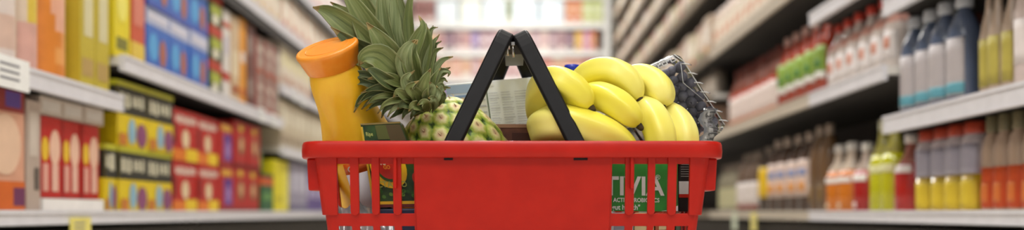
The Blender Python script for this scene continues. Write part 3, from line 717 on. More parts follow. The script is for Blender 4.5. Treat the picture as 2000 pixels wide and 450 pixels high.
# ------------------------------------------------------------------ pineapple
def attr_mat(name, stops, attr, rough=.55, noise_mix=.25):
    m = bpy.data.materials.new(name); m.use_nodes = True; nt = m.node_tree; b = nt.nodes['Principled BSDF']
    at = nt.nodes.new('ShaderNodeAttribute'); at.attribute_name = attr
    n = nt.nodes.new('ShaderNodeTexNoise'); n.inputs['Scale'].default_value = 210; n.inputs['Detail'].default_value = 5
    tc = nt.nodes.new('ShaderNodeTexCoord'); nt.links.new(tc.outputs['Object'], n.inputs['Vector'])
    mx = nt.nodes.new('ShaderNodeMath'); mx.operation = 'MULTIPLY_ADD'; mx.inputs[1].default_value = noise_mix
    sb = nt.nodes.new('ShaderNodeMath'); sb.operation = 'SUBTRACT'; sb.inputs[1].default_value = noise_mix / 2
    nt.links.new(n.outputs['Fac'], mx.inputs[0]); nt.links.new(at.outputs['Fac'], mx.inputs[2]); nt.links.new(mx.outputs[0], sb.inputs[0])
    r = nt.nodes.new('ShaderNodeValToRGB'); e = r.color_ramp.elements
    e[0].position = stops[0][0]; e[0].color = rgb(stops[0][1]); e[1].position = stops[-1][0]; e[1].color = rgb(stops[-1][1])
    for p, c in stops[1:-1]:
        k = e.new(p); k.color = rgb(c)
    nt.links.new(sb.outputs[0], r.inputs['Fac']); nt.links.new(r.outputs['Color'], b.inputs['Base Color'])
    b.inputs['Roughness'].default_value = rough
    return m
pine = empty('pineapple', P(905, 345, 1.13)); tag(pine, 'ripe pineapple with a spiky green crown leaning out of the basket', 'pineapple')
pc = P(900, 312, 1.135); ax = Vector((-.62, -.10, .78)).normalized()
side = Vector((0, 1, 0)); side = (side - ax * side.dot(ax)).normalized(); sid2 = ax.cross(side)
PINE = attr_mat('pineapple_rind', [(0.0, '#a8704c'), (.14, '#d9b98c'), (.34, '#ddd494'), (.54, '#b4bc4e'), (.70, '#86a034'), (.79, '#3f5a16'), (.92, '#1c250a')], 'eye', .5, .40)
NA, NH = 220, 130; Rp, Hp = .057, .078; NE = 12    # eyes around, bumps in diamond lattice
mb = MB(); eye = []
rows = 12
for j in range(NH + 1):
    t = j / NH; phi = (t - .5) * PI; h = math.sin(phi) * Hp; r0 = Rp * max(math.cos(phi), 0.02) ** .62
    ring = []
    for i in range(NA):
        th = 2 * PI * i / NA
        v = t * rows; u = th / (2 * PI) * NE
        best = 9; bd = None
        for dv in (-1, 0, 1, 2):
            vv = math.floor(v) + dv; off = .5 * (vv % 2)
            du = (u - off) - round(u - off); d2 = v - vv
            hx = max(abs(du) * 1.9, abs(du) * .95 + abs(d2) * .85)
            if hx < best: best = hx; bd = (du, d2)
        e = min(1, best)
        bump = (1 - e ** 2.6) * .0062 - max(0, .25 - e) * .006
        r = r0 + bump * (r0 / Rp) ** .5
        ring.append(pc + ax * h + side * math.cos(th) * r + sid2 * math.sin(th) * r); eye.append(e)
    mb.add(ring)
for j in range(NH):
    for i in range(NA):
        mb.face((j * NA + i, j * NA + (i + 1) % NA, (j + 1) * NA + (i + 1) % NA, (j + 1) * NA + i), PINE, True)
# pointed bracts at every eye
BR = two_tone('bract', '#b08a60', '#e2d2a6', 80, .7)
for vv in range(2, 11):
    t = vv / rows; phi = (t - .5) * PI; h = math.sin(phi) * Hp; r0 = Rp * math.cos(phi) ** .62
    for k in range(NE):
        th = 2 * PI * (k + .5 * (vv % 2)) / NE
        rad = side * math.cos(th) + sid2 * math.sin(th); tn = -side * math.sin(th) + sid2 * math.cos(th)
        c = pc + ax * h + rad * (r0 + .005)
        s = .0010
        mb.poly([c - tn * s, c + tn * s, c + ax * .0050 + rad * .0008 + tn * random.uniform(-.001, .001)], BR); mb.poly([c + tn * s, c + rad * .0014, c + ax * .0050 + rad * .0008 + tn * random.uniform(-.001, .001)], BR); mb.poly([c + rad * .0014, c - tn * s, c + ax * .0050 + rad * .0008 + tn * random.uniform(-.001, .001)], BR)
eye += [.3] * (len(mb.v) - len(eye))
fruit = mb.build('fruit', pine); fruit.location = -Vector(pine.location)
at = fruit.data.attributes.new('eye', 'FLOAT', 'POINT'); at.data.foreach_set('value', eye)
# crown
def leaf_mat(name, stops):
    m = bpy.data.materials.new(name); m.use_nodes = True; nt = m.node_tree; b = nt.nodes['Principled BSDF']
    at = nt.nodes.new('ShaderNodeAttribute'); at.attribute_name = 'leafco'
    n = nt.nodes.new('ShaderNodeTexNoise'); n.inputs['Scale'].default_value = 5; n.inputs['Detail'].default_value = 7; n.inputs['Roughness'].default_value = .65
    mp = nt.nodes.new('ShaderNodeMapping'); mp.inputs['Scale'].default_value = (.5, .6, 1)
    nt.links.new(at.outputs['Vector'], mp.inputs['Vector']); nt.links.new(mp.outputs['Vector'], n.inputs['Vector'])
    r = nt.nodes.new('ShaderNodeValToRGB'); e = r.color_ramp.elements
    e[0].position = stops[0][0]; e[0].color = rgb(stops[0][1]); e[1].position = stops[-1][0]; e[1].color = rgb(stops[-1][1])
    for p, c in stops[1:-1]:
        k = e.new(p); k.color = rgb(c)
    nt.links.new(n.outputs['Fac'], r.inputs['Fac']); nt.links.new(r.outputs['Color'], b.inputs['Base Color'])
    b.inputs['Roughness'].default_value = .45; b.inputs['Specular IOR Level'].default_value = .4
    n2 = nt.nodes.new('ShaderNodeTexNoise'); n2.inputs['Scale'].default_value = 22; mp2 = nt.nodes.new('ShaderNodeMapping'); mp2.inputs['Scale'].default_value = (1, .12, 1)
    nt.links.new(at.outputs['Vector'], mp2.inputs['Vector']); nt.links.new(mp2.outputs['Vector'], n2.inputs['Vector'])
    bp = nt.nodes.new('ShaderNodeBump'); bp.inputs['Strength'].default_value = .35; bp.inputs['Distance'].default_value = .0008
    nt.links.new(n2.outputs['Fac'], bp.inputs['Height']); nt.links.new(bp.outputs['Normal'], b.inputs['Normal'])
    return m
LEAFM = [leaf_mat('pineapple_leaf', [(.3, '#4a5628'), (.5, '#6f7a42'), (.62, '#7f8752'), (.75, '#8e8458')]),
         leaf_mat('pineapple_leaf_grey', [(.3, '#56633a'), (.5, '#7c8757'), (.65, '#979e74'), (.78, '#9a8f66')]),
         leaf_mat('pineapple_leaf_dark', [(.3, '#2b3817'), (.5, '#46542a'), (.65, '#5f6a3a'), (.78, '#6e6240')])]
EDGE = two_tone('leaf_edge', '#5f6a3a', '#8a8c5c', 50, .5)
DRY = two_tone('leaf_dry_tip', '#6b5a30', '#a08a52', 60, .7)
crown = MB(); leafco = []
def leaf(pts, wpx, mi=0, roll=0.0, chan=.34, peak=.35):
    pp = [P(*p) for p in pts]; N = 18; sp = spline(pp, N)
    sc = pp[0].y / F
    rows_ = []; ph = random.uniform(0, 6.28); wav = [random.uniform(.0003, .0012) for _ in range(7)]
    NW = 6
    for i in range(N):
        t = i / (N - 1)
        if t < peak: k = .62 + .38 * math.sin(t / peak * PI / 2)
        else: k = (1 - ((t - peak) / (1 - peak)) ** 1.3)
        w = wpx * sc / 2 * max(k, .03)
        tn = (sp[min(i + 1, N - 1)] - sp[max(i - 1, 0)]).normalized()
        s_ = tn.cross(Vector((math.sin(roll), -math.cos(roll), .12))).normalized(); nn = s_.cross(tn)
        if nn.y > 0: nn = -nn
        r_ = []
        for q in range(NW + 1):
            u = (-1, -.9, -.45, 0, .45, .9, 1)[q]
            ser = 1.0
            r_.append(sp[i] + s_ * w * u * ser + nn * (w * chan * (u * u) * 1.4 + wav[q] * math.sin(t * 9 + ph + q) ))
            leafco.append((u * 1.6 + ph, t * .5 + ph * 3, ph * 7))
        rows_.append(crown.add(r_))
    for i in range(N - 1):
        for q in range(NW):
            m = EDGE if q in (0, NW - 1) else LEAFM[mi]
            if i >= N - 3: m = DRY
            crown.face((rows_[i][q], rows_[i][q + 1], rows_[i + 1][q + 1], rows_[i + 1][q]), m, True)
YB = 1.10
L = leaf
# behind, tall
L([(790, 150, 1.15), (760, 60, 1.16), (735, -20, 1.17), (722, -90, 1.18)], 50, 1)
L([(770, 140, 1.15), (722, 50, 1.15), (690, -20, 1.15), (672, -80, 1.15)], 55, 0)
L([(800, 140, 1.15), (782, 50, 1.15), (762, -30, 1.16), (755, -90, 1.17)], 42, 1)
L([(806, 130, 1.14), (798, 60, 1.14), (800, 10, 1.14), (812, -40, 1.14)], 22, 0)
L([(800, 150, 1.13), (775, 90, 1.125), (771, 30, 1.125), (766, -60, 1.13)], 34, 1)
L([(790, 150, 1.125), (757, 90, 1.12), (746, 20, 1.12), (742, -70, 1.12)], 36, 1)
L([(780, 150, 1.12), (735, 85, 1.11), (698, 20, 1.105), (655, -45, 1.105)], 58, 0)
L([(775, 150, 1.12), (728, 95, 1.11), (672, 48, 1.10), (638, 24, 1.10), (611, 14, 1.10)], 48, 0, peak=.42)
L([(765, 155, 1.115), (730, 118, 1.10), (690, 88, 1.09), (646, 53, 1.085)], 46, 2, peak=.4)
L([(750, 90, 1.13), (700, 40, 1.14), (665, 18, 1.14), (645, 4, 1.14)], 24, 0)
L([(795, 160, 1.10), (765, 118, 1.08), (742, 80, 1.075), (716, 44, 1.075)], 50, 0, peak=.45)
L([(800, 170, 1.09), (772, 140, 1.07), (740, 112, 1.062), (712, 112, 1.06), (702, 128, 1.062)], 50, 0, peak=.45)
L([(765, 160, 1.10), (725, 130, 1.09), (692, 118, 1.08), (658, 107, 1.075)], 24, 0)
L([(770, 165, 1.10), (730, 152, 1.085), (698, 146, 1.08), (664, 151, 1.078)], 22, 2)
L([(780, 175, 1.10), (738, 166, 1.085), (705, 160, 1.08), (679, 168, 1.078)], 24, 2)
L([(790, 185, 1.10), (745, 183, 1.08), (708, 192, 1.075), (691, 220, 1.078)], 22, 2)
L([(795, 190, 1.095), (755, 192, 1.08), (725, 198, 1.075), (706, 214, 1.078)], 14, 1)
L([(800, 195, 1.095), (765, 198, 1.08), (735, 204, 1.075), (715, 217, 1.078)], 13, 2)
L([(805, 200, 1.09), (778, 204, 1.08), (755, 212, 1.075), (745, 231, 1.078)], 17, 2)
L([(810, 205, 1.09), (790, 213, 1.08), (775, 222, 1.075), (762, 232, 1.078)], 15, 2)
L([(800, 178, 1.09), (765, 172, 1.07), (735, 172, 1.065), (705, 182, 1.068)], 20, 2)
L([(800, 170, 1.085), (770, 158, 1.065), (745, 150, 1.06), (718, 155, 1.062)], 24, 0)
# right hand ones
L([(815, 160, 1.10), (803, 115, 1.09), (818, 75, 1.09), (827, 52, 1.092), (818, 31, 1.095)], 32, 0, peak=.3)
L([(815, 165, 1.08), (805, 130, 1.07), (803, 100, 1.07), (816, 78, 1.072)], 36, 0, peak=.4)
L([(800, 165, 1.075), (790, 125, 1.065), (796, 95, 1.062), (812, 78, 1.065)], 34, 1, peak=.4)
L([(826, 165, 1.10), (828, 120, 1.10), (836, 80, 1.10), (832, 46, 1.10)], 27, 0, peak=.45)
L([(830, 165, 1.11), (836, 95, 1.12), (842, 60, 1.12), (855, 53, 1.12)], 12, 1)
L([(832, 172, 1.10), (833, 125, 1.10), (845, 88, 1.10), (858, 67, 1.10)], 17, 1)
L([(836, 178, 1.10), (838, 138, 1.10), (848, 104, 1.10), (866, 93, 1.10)], 17, 0)
L([(842, 186, 1.10), (844, 150, 1.10), (862, 120, 1.10), (885, 111, 1.10)], 17, 1)
L([(846, 192, 1.10), (850, 160, 1.10), (862, 140, 1.10), (877, 141, 1.10), (875, 150, 1.10)], 13, 1)
L([(848, 198, 1.10), (855, 172, 1.10), (865, 155, 1.10), (874, 160, 1.10)], 12, 0)
L([(850, 200, 1.095), (860, 182, 1.09), (868, 172, 1.09), (880, 172, 1.09)], 11, 1)
# front small leaves over the crown base
L([(820, 200, 1.08), (800, 175, 1.06), (792, 155, 1.055), (810, 138, 1.055)], 26, 1)
L([(830, 205, 1.08), (825, 180, 1.06), (832, 155, 1.055), (842, 134, 1.055)], 30, 0)
L([(825, 205, 1.08), (812, 185, 1.06), (800, 172, 1.052), (818, 158, 1.052)], 26, 0)
L([(835, 208, 1.08), (838, 188, 1.06), (845, 172, 1.055), (838, 160, 1.052)], 24, 1)
L([(815, 205, 1.08), (795, 190, 1.06), (778, 180, 1.055), (768, 190, 1.058)], 22, 0)
L([(842, 212, 1.08), (850, 195, 1.06), (856, 180, 1.06), (852, 168, 1.06)], 20, 1)
L([(812, 212, 1.08), (795, 205, 1.06), (785, 205, 1.058), (776, 214, 1.06)], 20, 2)
L([(825, 215, 1.08), (812, 208, 1.055), (805, 208, 1.052), (798, 218, 1.054)], 20, 0)
L([(835, 217, 1.08), (832, 205, 1.058), (826, 200, 1.055), (815, 206, 1.055)], 20, 0)
L([(845, 215, 1.08), (848, 202, 1.058), (845, 192, 1.055), (836, 192, 1.055)], 18, 1)
for pts_, w_px, mi_ in [
    ([(785, 185, 1.095), (752, 180, 1.075), (722, 186, 1.07), (699, 204, 1.073)], 17, 2),
    ([(790, 192, 1.09), (758, 187, 1.068), (733, 192, 1.064), (716, 205, 1.066)], 13, 0),
    ([(800, 200, 1.088), (776, 197, 1.066), (752, 204, 1.062), (738, 222, 1.066)], 14, 0),
    ([(805, 207, 1.088), (786, 206, 1.068), (768, 214, 1.064), (757, 229, 1.068)], 13, 1),
    ([(812, 212, 1.085), (800, 214, 1.066), (790, 222, 1.064), (786, 233, 1.068)], 13, 2),
    ([(820, 218, 1.085), (812, 218, 1.066), (806, 224, 1.064), (802, 233, 1.068)], 12, 2),
    ([(790, 178, 1.085), (757, 160, 1.06), (730, 140, 1.055), (714, 135, 1.058)], 26, 2),
    ([(840, 200, 1.08), (842, 170, 1.07), (850, 148, 1.068), (862, 132, 1.07)], 15, 0),
    ([(846, 205, 1.08), (852, 180, 1.068), (862, 165, 1.066), (870, 176, 1.068)], 12, 1),
    ([(838, 165, 1.11), (846, 120, 1.12), (850, 90, 1.12), (862, 80, 1.12)], 12, 2),
    ([(822, 150, 1.12), (826, 100, 1.13), (838, 66, 1.13), (846, 50, 1.13)], 14, 0),
    ([(850, 210, 1.085), (862, 195, 1.075), (868, 186, 1.073), (866, 178, 1.074)], 12, 0)]:
    L(pts_, w_px, mi_)
rr = random.Random(11)
for k in range(16):
    a = rr.uniform(-.35, .9); ln = rr.uniform(45, 80); bx_, by_ = rr.uniform(800, 840), rr.uniform(160, 195)
    dx, dy = -math.cos(a * PI / 1.0) , -abs(math.sin(a * PI)) * .8 - .3
    m_ = (dx * dx + dy * dy) ** .5; dx /= m_; dy /= m_
    L([(bx_, by_, 1.12), (bx_ + dx * ln * .5, by_ + dy * ln * .55, 1.12), (bx_ + dx * ln, by_ + dy * ln + 6, 1.118)], rr.uniform(16, 28), rr.choice([0, 2, 2]))
# short core that carries the leaves
cb = P(838, 205, 1.115)
crown.tube([cb - ax * .02, cb, cb + ax * .03, cb + ax * .055], [.02, .024, .02, .008], LEAFM[2], 14)
leafco += [(0, 0, 0)] * (len(crown.v) - len(leafco))
o = crown.build('crown', pine); o.location = -Vector(pine.location)
at = o.data.attributes.new('leafco', 'FLOAT_VECTOR', 'POINT'); at.data.foreach_set('vector', [c for v in leafco for c in v])
k = o.modifiers.new('thickness', 'SOLIDIFY'); k.thickness = .0009; k.offset = 0

# ------------------------------------------------------------------ orange juice bottle
def oriented(o, base, axis, spin=0):
    z = Vector(axis).normalized(); q = z.to_track_quat('Z', 'Y'); o.rotation_mode = 'QUATERNION'
    from mathutils import Quaternion
    o.rotation_quaternion = q @ Quaternion((0, 0, 1), spin); o.location = base
juice_m = bpy.data.materials.new('orange_juice'); juice_m.use_nodes = True
b = juice_m.node_tree.nodes['Principled BSDF']; b.inputs['Base Color'].default_value = rgb('#f0a80e'); b.inputs['Roughness'].default_value = .4
b.inputs['Coat Weight'].default_value = .2; b.inputs['Coat Roughness'].default_value = .08; b.inputs['Subsurface Weight'].default_value = .12
b.inputs['Subsurface Radius'].default_value = (.02, .012, .004); b.inputs['Subsurface Scale'].default_value = .5
tn = juice_m.node_tree.nodes.new('ShaderNodeTexNoise'); tn.inputs['Scale'].default_value = 12
rp = juice_m.node_tree.nodes.new('ShaderNodeValToRGB'); rp.color_ramp.elements[0].color = rgb('#fab81a'); rp.color_ramp.elements[1].color = rgb('#ffcb2a')
juice_m.node_tree.links.new(tn.outputs['Fac'], rp.inputs['Fac']); juice_m.node_tree.links.new(rp.outputs['Color'], b.inputs['Base Color'])
cap_m = two_tone('orange_cap', '#f48e20', '#f89e34', 40, .35)
jt = P(640, 99, 1.078); jb = P(750, 427, 1.185)
jax = (jt - jb); JL = jax.length
mb = MB()
def wavy(r, z, a):
    t = z / JL
    return r * (1 + (.016 * math.cos(a * 8) if .35 < t < .7 else 0))
mb.lathe([(.046, 0), (.0525, .006), (.0540, .02), (.0540, JL * .33), (.0520, JL * .40), (.0460, JL * .48), (.0395, JL * .58), (.0355, JL * .66), (.0340, JL * .73), (.0345, JL * .80), (.0335, JL * .855), (.0305, JL * .90), (.0295, JL - .018)], juice_m, 48, fn=wavy)
jo = mb.build('juice_bottle', sub=1); oriented(jo, jb, jax)
tag(jo, 'orange juice bottle with a wide orange cap leaning in the basket corner', 'bottle')
mb = MB()
mb.lathe([(.0305, JL - .0225), (.0318, JL - .0215), (.0372, JL - .003), (.0385, JL), (.0385, JL + .0025), (.0372, JL + .0045), (.0350, JL + .0048), (.0340, JL + .0040)], cap_m, 96, fn=lambda r, z, a: r * (1 + (.012 * abs(math.cos(a * 10)) if z < JL - .003 else 0)), caps=True)
mb.lathe([(.027, JL + .0036), (.027, JL + .0046), (.0262, JL + .0046), (.0262, JL + .0036)], cap_m, 48, caps=False)
co = mb.build('bottle_cap', jo)
mb = MB(); lr = .0546
fl = jo.rotation_quaternion.inverted() @ Vector((0, -1, 0)); f0 = math.atan2(fl.y, fl.x)
mb.lathe([(lr, .03), (lr, .0935)], mat('#e9e7ee', .4), 24, arc=(f0 - .36, f0 + 1.7), caps=False)
mb.lathe([(lr, .0937), (lr - .0008, .1075)], mat('#e8641a', .4), 24, arc=(f0 - .36, f0 + 1.7), caps=False)
c_ = f0 - .20
ring = [(c_ + .075 * math.cos(q * PI / 8), .1005 + .0042 * math.sin(q * PI / 8)) for q in range(16)]
for q in range(16):
    a_0, z_0 = ring[q]; a_1, z_1 = ring[(q + 1) % 16]; rr_ = lr + .0006
    i_ = lambda a, z, k: ((rr_) * math.cos(c_ + (a - c_) * k), (rr_) * math.sin(c_ + (a - c_) * k), .1005 + (z - .1005) * k)
    mb.poly([i_(a_0, z_0, 1), i_(a_1, z_1, 1), i_(a_1, z_1, .6), i_(a_0, z_0, .6)], mat('#f4ead8', .4))
mb.build('bottle_label', jo, solid=.0003)
# scalloped relief low on the waist
# ------------------------------------------------------------------ dark green carton (printed)
def plane_map(origin, ux, uz):
    def fn(x, y, off=0): return origin + ux * x + uz * y + ux.cross(uz) * off
    return fn
def slab(name, c00, c10, c01, th, base, parent=None, bevel=.001):
    """box whose front face has corners c00 (lower left), c10 (lower right), c01 (upper left); th goes backwards"""
    mb = MB(); ux = c10 - c00; uz = c01 - c00; nb = -(ux.cross(uz)).normalized() * th
    if nb.y < 0: nb = -nb
    pts = [c00, c10, c10 + uz, c01]
    mb.prism(pts, nb, base)
    return mb, ux, uz, -nb.normalized()
green_d = two_tone('dark_green_print', '#1e3312', '#33521c', 60, .3)
c00 = P(729, 406, 1.042); c10 = P(846, 404, 1.050); c01 = P(703, 240, 1.042)
c01 = P(704, 242, 1.050)
c11 = P(781, 238, 1.052); mb = MB(); ux = c10 - c00; uz = c01 - c00
mb.prism([c00, c10, c11, c01], (0, .034, 0), green_d); nf = Vector((0, -1, 0))
TR = c11 - c01
def F2(u, v, k=1): return c00 + uz * v + ux.lerp(TR, v) * u + nf * .0004 * k
def q2(u0, u1, v0, v1, m, k=1): mb.poly([F2(u0, v0, k), F2(u1, v0, k), F2(u1, v1, k), F2(u0, v1, k)], m)
def e2(u, v, ru, rv, m, k, s=0, e=2 * PI, n=28): mb.poly([F2(u + ru * math.cos(s + (e - s) * t / n), v + rv * math.sin(s + (e - s) * t / n), k) for t in range(n)], m)
yel = mat('#e6b51c', .35); redp = mat('#c22a1c', .35); leafg = mat('#4f7d2a', .35); lite = mat('#cfd88a', .35); cream = mat('#e8e2c4', .35)
q2(0, 1, 0, .035, mat('#6b1d14', .4)); q2(0, 1, .035, .07, yel); 
for k in range(22):
    u = random.uniform(.05, .95); e2(u, random.uniform(.12, .22), .035, .022, random.choice([leafg, mat('#6f9434', .35), mat('#2c5a1c', .35)]), 2 + k % 3)
e2(.42, .50, .36, .28, yel, 5); e2(.42, .50, .26, .205, mat('#2f5a1e', .35), 6); e2(.42, .50, .22, .17, redp, 7)
e2(.93, .32, .11, .085, redp, 8); e2(.93, .32, .07, .06, yel, 9)
q2(0, .045, .07, .96, mat('#c9a024', .35), 5)
def TM(txt, size, u, v, m, k=12, bold=0.0, rot=0): 
    L_ = ux.length; H_ = uz.length
    text_mesh(mb, txt, size, lambda x, y: F2(u + x / L_, v + y / H_, k), m, bold=bold)
TM('VO', .0065, .27, .50, cream, bold=.0003); TM('GO', .006, .33, .45, mat('#e8902a', .35), bold=.0002)
TM('CTA GO', .010, .14, .235, mat('#a3ad55', .35), bold=.0001)
TM('Ripe', .0065, .10, .845, mat('#a8ad5c', .4), bold=.0001);
q2(0, 1, .98, 1, mat('#7d6a34', .4), 3)
q2(.02, .06, .82, .96, mat('#3f6a2a', .4), 3)
q2(.35, .62, .80, .97, mat('#4d5216', .4), 3); q2(.62, .98, .78, .97, mat('#4a3a14', .4), 3)
o = mb.build('printed_carton', bevel=.0012); tag(o, 'dark green printed carton with yellow ring and red emblem beside the juice', 'carton')

def F2(u, v, k=1): return c00 + ux * u + uz * v + nf * .0004 * k
# ------------------------------------------------------------------ pale carton covered in small print
pale = two_tone('pale_card', '#eef3fa', '#f6f8fb', 30, .45)
c00 = P(904, 402, 1.225); c10 = P(1072, 392, 1.205); c01 = P(870, 165, 1.215)
mb, ux, uz, nf = slab('carton', c00, c10, c01, .045, pale)
c00 = c01 - uz * .42; uz = uz * .42
q2(0, .33, .80, .97, mat('#9fb4d2', .4)); q2(0, .33, .70, .79, mat('#c7d4e6', .4), 1); q2(.02, .31, .72, .76, mat('#7f9cc9', .4), 2)
for k in range(5): q2(.03, .29, .10 + k * .11, .13 + k * .11, mat('#b4bfd0', .4), 2)
q2(.335, .345, 0, 1, mat('#5c7a50', .4), 2); q2(.455, .47, .05, .97, mat('#5d6b4c', .4), 2); q2(.35, .45, 0, 1, mat('#e4e4e0', .4), 1)
txt = mat('#b9bbc4', .5)
TMs = [('Nutrition Facts', .0065, .48, .86), ('Serving Size 3/4 cup', .0038, .48, .78)]
for k in range(15):
    for (u0, u1) in ((.485, .60), (.625, .76), (.78, .97)):
        L_ = u1 - u0; q2(u0, u0 + L_ * random.uniform(.75, 1), .08 + k * .048, .090 + k * .048, txt, 3)
        if k % 4 == 0: q2(u0, u1, .066 + k * .048, .070 + k * .048, mat('#5f6066', .5), 4)
for k in range(6): q2(.36, .44, .15 + k * .12, .18 + k * .12, mat('#b9b9bd', .5), 3)
q2(.35, .55, .90, .97, mat('#f0f0f0', .4), 4)
q2(.90, 1, .0, .3, mat('#d9c9a0', .4), 2)
o = mb.build('food_carton', bevel=.0008); tag(o, 'pale blue-white carton printed with nutrition text behind the handles', 'carton')
# brown card box in front of it
brn = two_tone('brown_card', '#5e3324', '#7d4a34', 50, .6)
c00 = P(972, 416, 1.13); c10 = P(1062, 416, 1.13); c01 = P(968, 243, 1.13)
mb, ux, uz, nf = slab('box', c00, c10, c01, .06, brn)
q2(0, 1, .96, 1.0, mat('#b08468', .6), 2); q2(.04, .10, .75, .95, mat('#c9b09c', .6), 3); q2(.35, .9, .78, .90, mat('#4a2014', .6), 3)
o = mb.build('card_box', bevel=.001); tag(o, 'small brown card box between the pineapple and the bananas', 'box')
# blue capped bottle, only its lid shows
bl = empty('capped_bottle', P(1117, 360, 1.24)); tag(bl, 'bottle with a blue ribbed lid peeking out behind the bananas', 'bottle')
mb = MB(); lid = P(1117, 134, 1.24); hz = lid.z - bl.location.z
mb.lathe([(.018, 0), (.021, .004), (.021, hz * .6), (.015, hz * .78), (.0095, hz * .88), (.0095, hz)], mat('#e6e6ee', .3, coat=.3), 24); mb.build('bottle_body', bl)
mb = MB(); mb.lathe([(.0105, hz - .012), (.0108, hz + .001), (.0098, hz + .0045), (.006, hz + .0052)], mat('#1f35b0', .3), 48, fn=lambda r, z, a: r * (1 + .03 * math.cos(a * 24))); mb.build('bottle_lid', bl)

# ------------------------------------------------------------------ green yoghurt multipack
grn = two_tone('green_card', '#2f8a2e', '#37963a', 25, .4)
c00 = P(1085, 412, 1.045); c10 = P(1321, 414, 1.045); c01 = P(1085, 312, 1.045)
c10 = P(1324, 414, 1.045)
mb, ux, uz, nf = slab('yoghurt', c00, c10, c01, .08, grn)
wh = mat('#eef0ee', .4); L_ = ux.length; H_ = uz.length
def TG(txt_, size, px, py, m, bold=0, width=1.0, shear=0, spacing=1.0):
    o0 = P(px, py, 1.045); d = o0 - c00; u = d.dot(ux.normalized()); v = d.dot(uz.normalized())
    text_mesh(mb, txt_, size, lambda x, y: c00 + ux.normalized() * (u + x) + uz.normalized() * (v + y) + nf * .0006, m, bold=bold, width=width, shear=shear, spacing=spacing, right=True)
TG('ACTIVIA', .0305, 1298, 380, wh, bold=.0007, width=.97)
TG('®', .008, 1290, 350, wh)
TG('LIVE AND ACTIVE PROBIOTICS', .0068, 1288, 394, wh, bold=.00015, width=.86)
TG('supports gut health"', .0082, 1250, 409, wh, bold=.00015, width=.92)
# white swoosh low on the right end
def FG(px, py, k=2): return P(px, py, 1.045) + nf * .0004 * k
mb.poly([FG(1290, 413), FG(1324, 413), FG(1324, 402), FG(1306, 411)], wh)
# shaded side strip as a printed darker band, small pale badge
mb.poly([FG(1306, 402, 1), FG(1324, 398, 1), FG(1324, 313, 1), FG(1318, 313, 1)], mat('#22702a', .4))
o = mb.build('yoghurt_multipack', bevel=.001); tag(o, 'green yoghurt multipack with big white lettering inside the basket', 'yoghurt')
# dark package with white and red bands right of it
c00 = P(1326, 414, 1.075); c10 = P(1362, 414, 1.075); c01 = P(1326, 300, 1.075)
mb, ux, uz, nf = slab('pk', c00, c10, c01, .05, mat('#1d1d1c', .4))
q2(0, 1, .28, .52, mat('#d9d8d6', .4)); q2(0, 1, .24, .30, redp, 2)
for k in range(8): q2(.1, .55, .60 + k * .04, .612 + k * .04, mat('#8f8e88', .4), 2)
o = mb.build('dark_packet', bevel=.001); tag(o, 'black packet with a white and red band beside the green multipack', 'packet')
# items on the basket floor seen in the lower slots
film = clear_plastic('plastic_film', (.93, .94, .95), .10, .15, .35, .6)
mb = MB(); rr = random.Random(5); N1, N2 = 26, 16
g = []
for j in range(N2 + 1):
    row_ = []
    for i in range(N1 + 1):
        px = 660 + i * (110 / N1); t = j / N2
        py = 470 - 70 * math.sin(t * PI) ** .7 + rr.uniform(-5, 5) + 9 * math.sin(i * .55)
        p = P(px, py, 1.0365 + t * .06); row_.append(p + Vector((0, rr.uniform(-.0012, .0012), 0)))
    g.append(mb.add(row_))
for j in range(N2):
    for i in range(N1): mb.face((g[j][i], g[j][i + 1], g[j + 1][i + 1], g[j + 1][i]), film, True)
o = mb.build('plastic_bag', solid=.0003, sub=1); tag(o, 'crumpled clear plastic bag low in the basket under the juice', 'bag')
def lowbox(pa, pb, ptop, Y, c, lb, name='food_packet', th=.05, band=None):
    c00 = P(pa, 500, Y); mb = MB(); x0, x1 = P(pa, 0, Y).x, P(pb, 0, Y).x; z1 = P(0, ptop, Y).z
    mb.box(x0, x1, Y, Y + th, .006, z1, mat(c, .5))
    if band: mb.box(x0 + .004, x1 - .004, Y - .0006, Y, z1 - .02, z1 - .008, mat(band, .5))
    o = mb.build(name, bevel=.002); tag(o, lb, 'packet'); return o
lowbox(1192, 1237, 416, 1.042, '#c9cbd0', 'silver grey packet under the green multipack', band='#8f94a0')
lowbox(1239, 1278, 416, 1.042, '#dccb9a', 'straw coloured packet under the green multipack')
lowbox(1280, 1318, 416, 1.042, '#b0603c', 'rust brown packet with cream band under the green multipack', band='#e0cfa0')
lowbox(1320, 1331, 416, 1.042, '#5f6f5a', 'grey-green packet under the black packet')
lowbox(735, 840, 408, 1.044, '#2c3350', 'navy blue packet under the dark green carton', th=.04)
lowbox(700, 760, 436, 1.135, '#a9a070', 'olive packet under the clear bag', th=.03)

# ------------------------------------------------------------------ blueberries in a clear clamshell
S = 1.14 / F
YF = 1.14
o0 = P(1326, 100, YF)
e1 = Vector((.55, 0, -.835)).normalized(); e2v = Vector((-.835, 0, -.55)).normalized(); e2v = Vector((-.90, 0, -.43)).normalized()
e3 = Vector((0, 1, 0))
def K(s, t, d): return o0 + e1 * s * S + e2v * t * S + e3 * d
CL = clear_plastic('clamshell_plastic', (.97, .98, .99), .01, .06, .0, .25)
RIB = clear_plastic('clamshell_ridge', (.98, .98, .99), .08, .1, .5)
shellr = empty('blueberry_clamshell', K(90, 60, .03)); tag(shellr, 'clear plastic clamshell of blueberries tipped behind the bananas', 'clamshell')
Ls, Lt, Dp = 178, 150, .058
mb = MB()
def outline(inset, d, r=16, n=6):
    out = []
    for q, (cs, ct) in enumerate(((r, r), (Ls - r, r), (Ls - r, Lt - r), (r, Lt - r))):
        for k in range(n + 1):
            a = PI + q * PI / 2 + k / n * PI / 2
            # corner arcs walking round the rectangle
            a = {0: PI, 1: PI * 1.5, 2: 0, 3: PI * .5}[q] + k / n * PI / 2
            s = cs + (r - inset) * math.cos(a); t = ct + (r - inset) * math.sin(a)
            out.append(K(s, t, d))
    return out
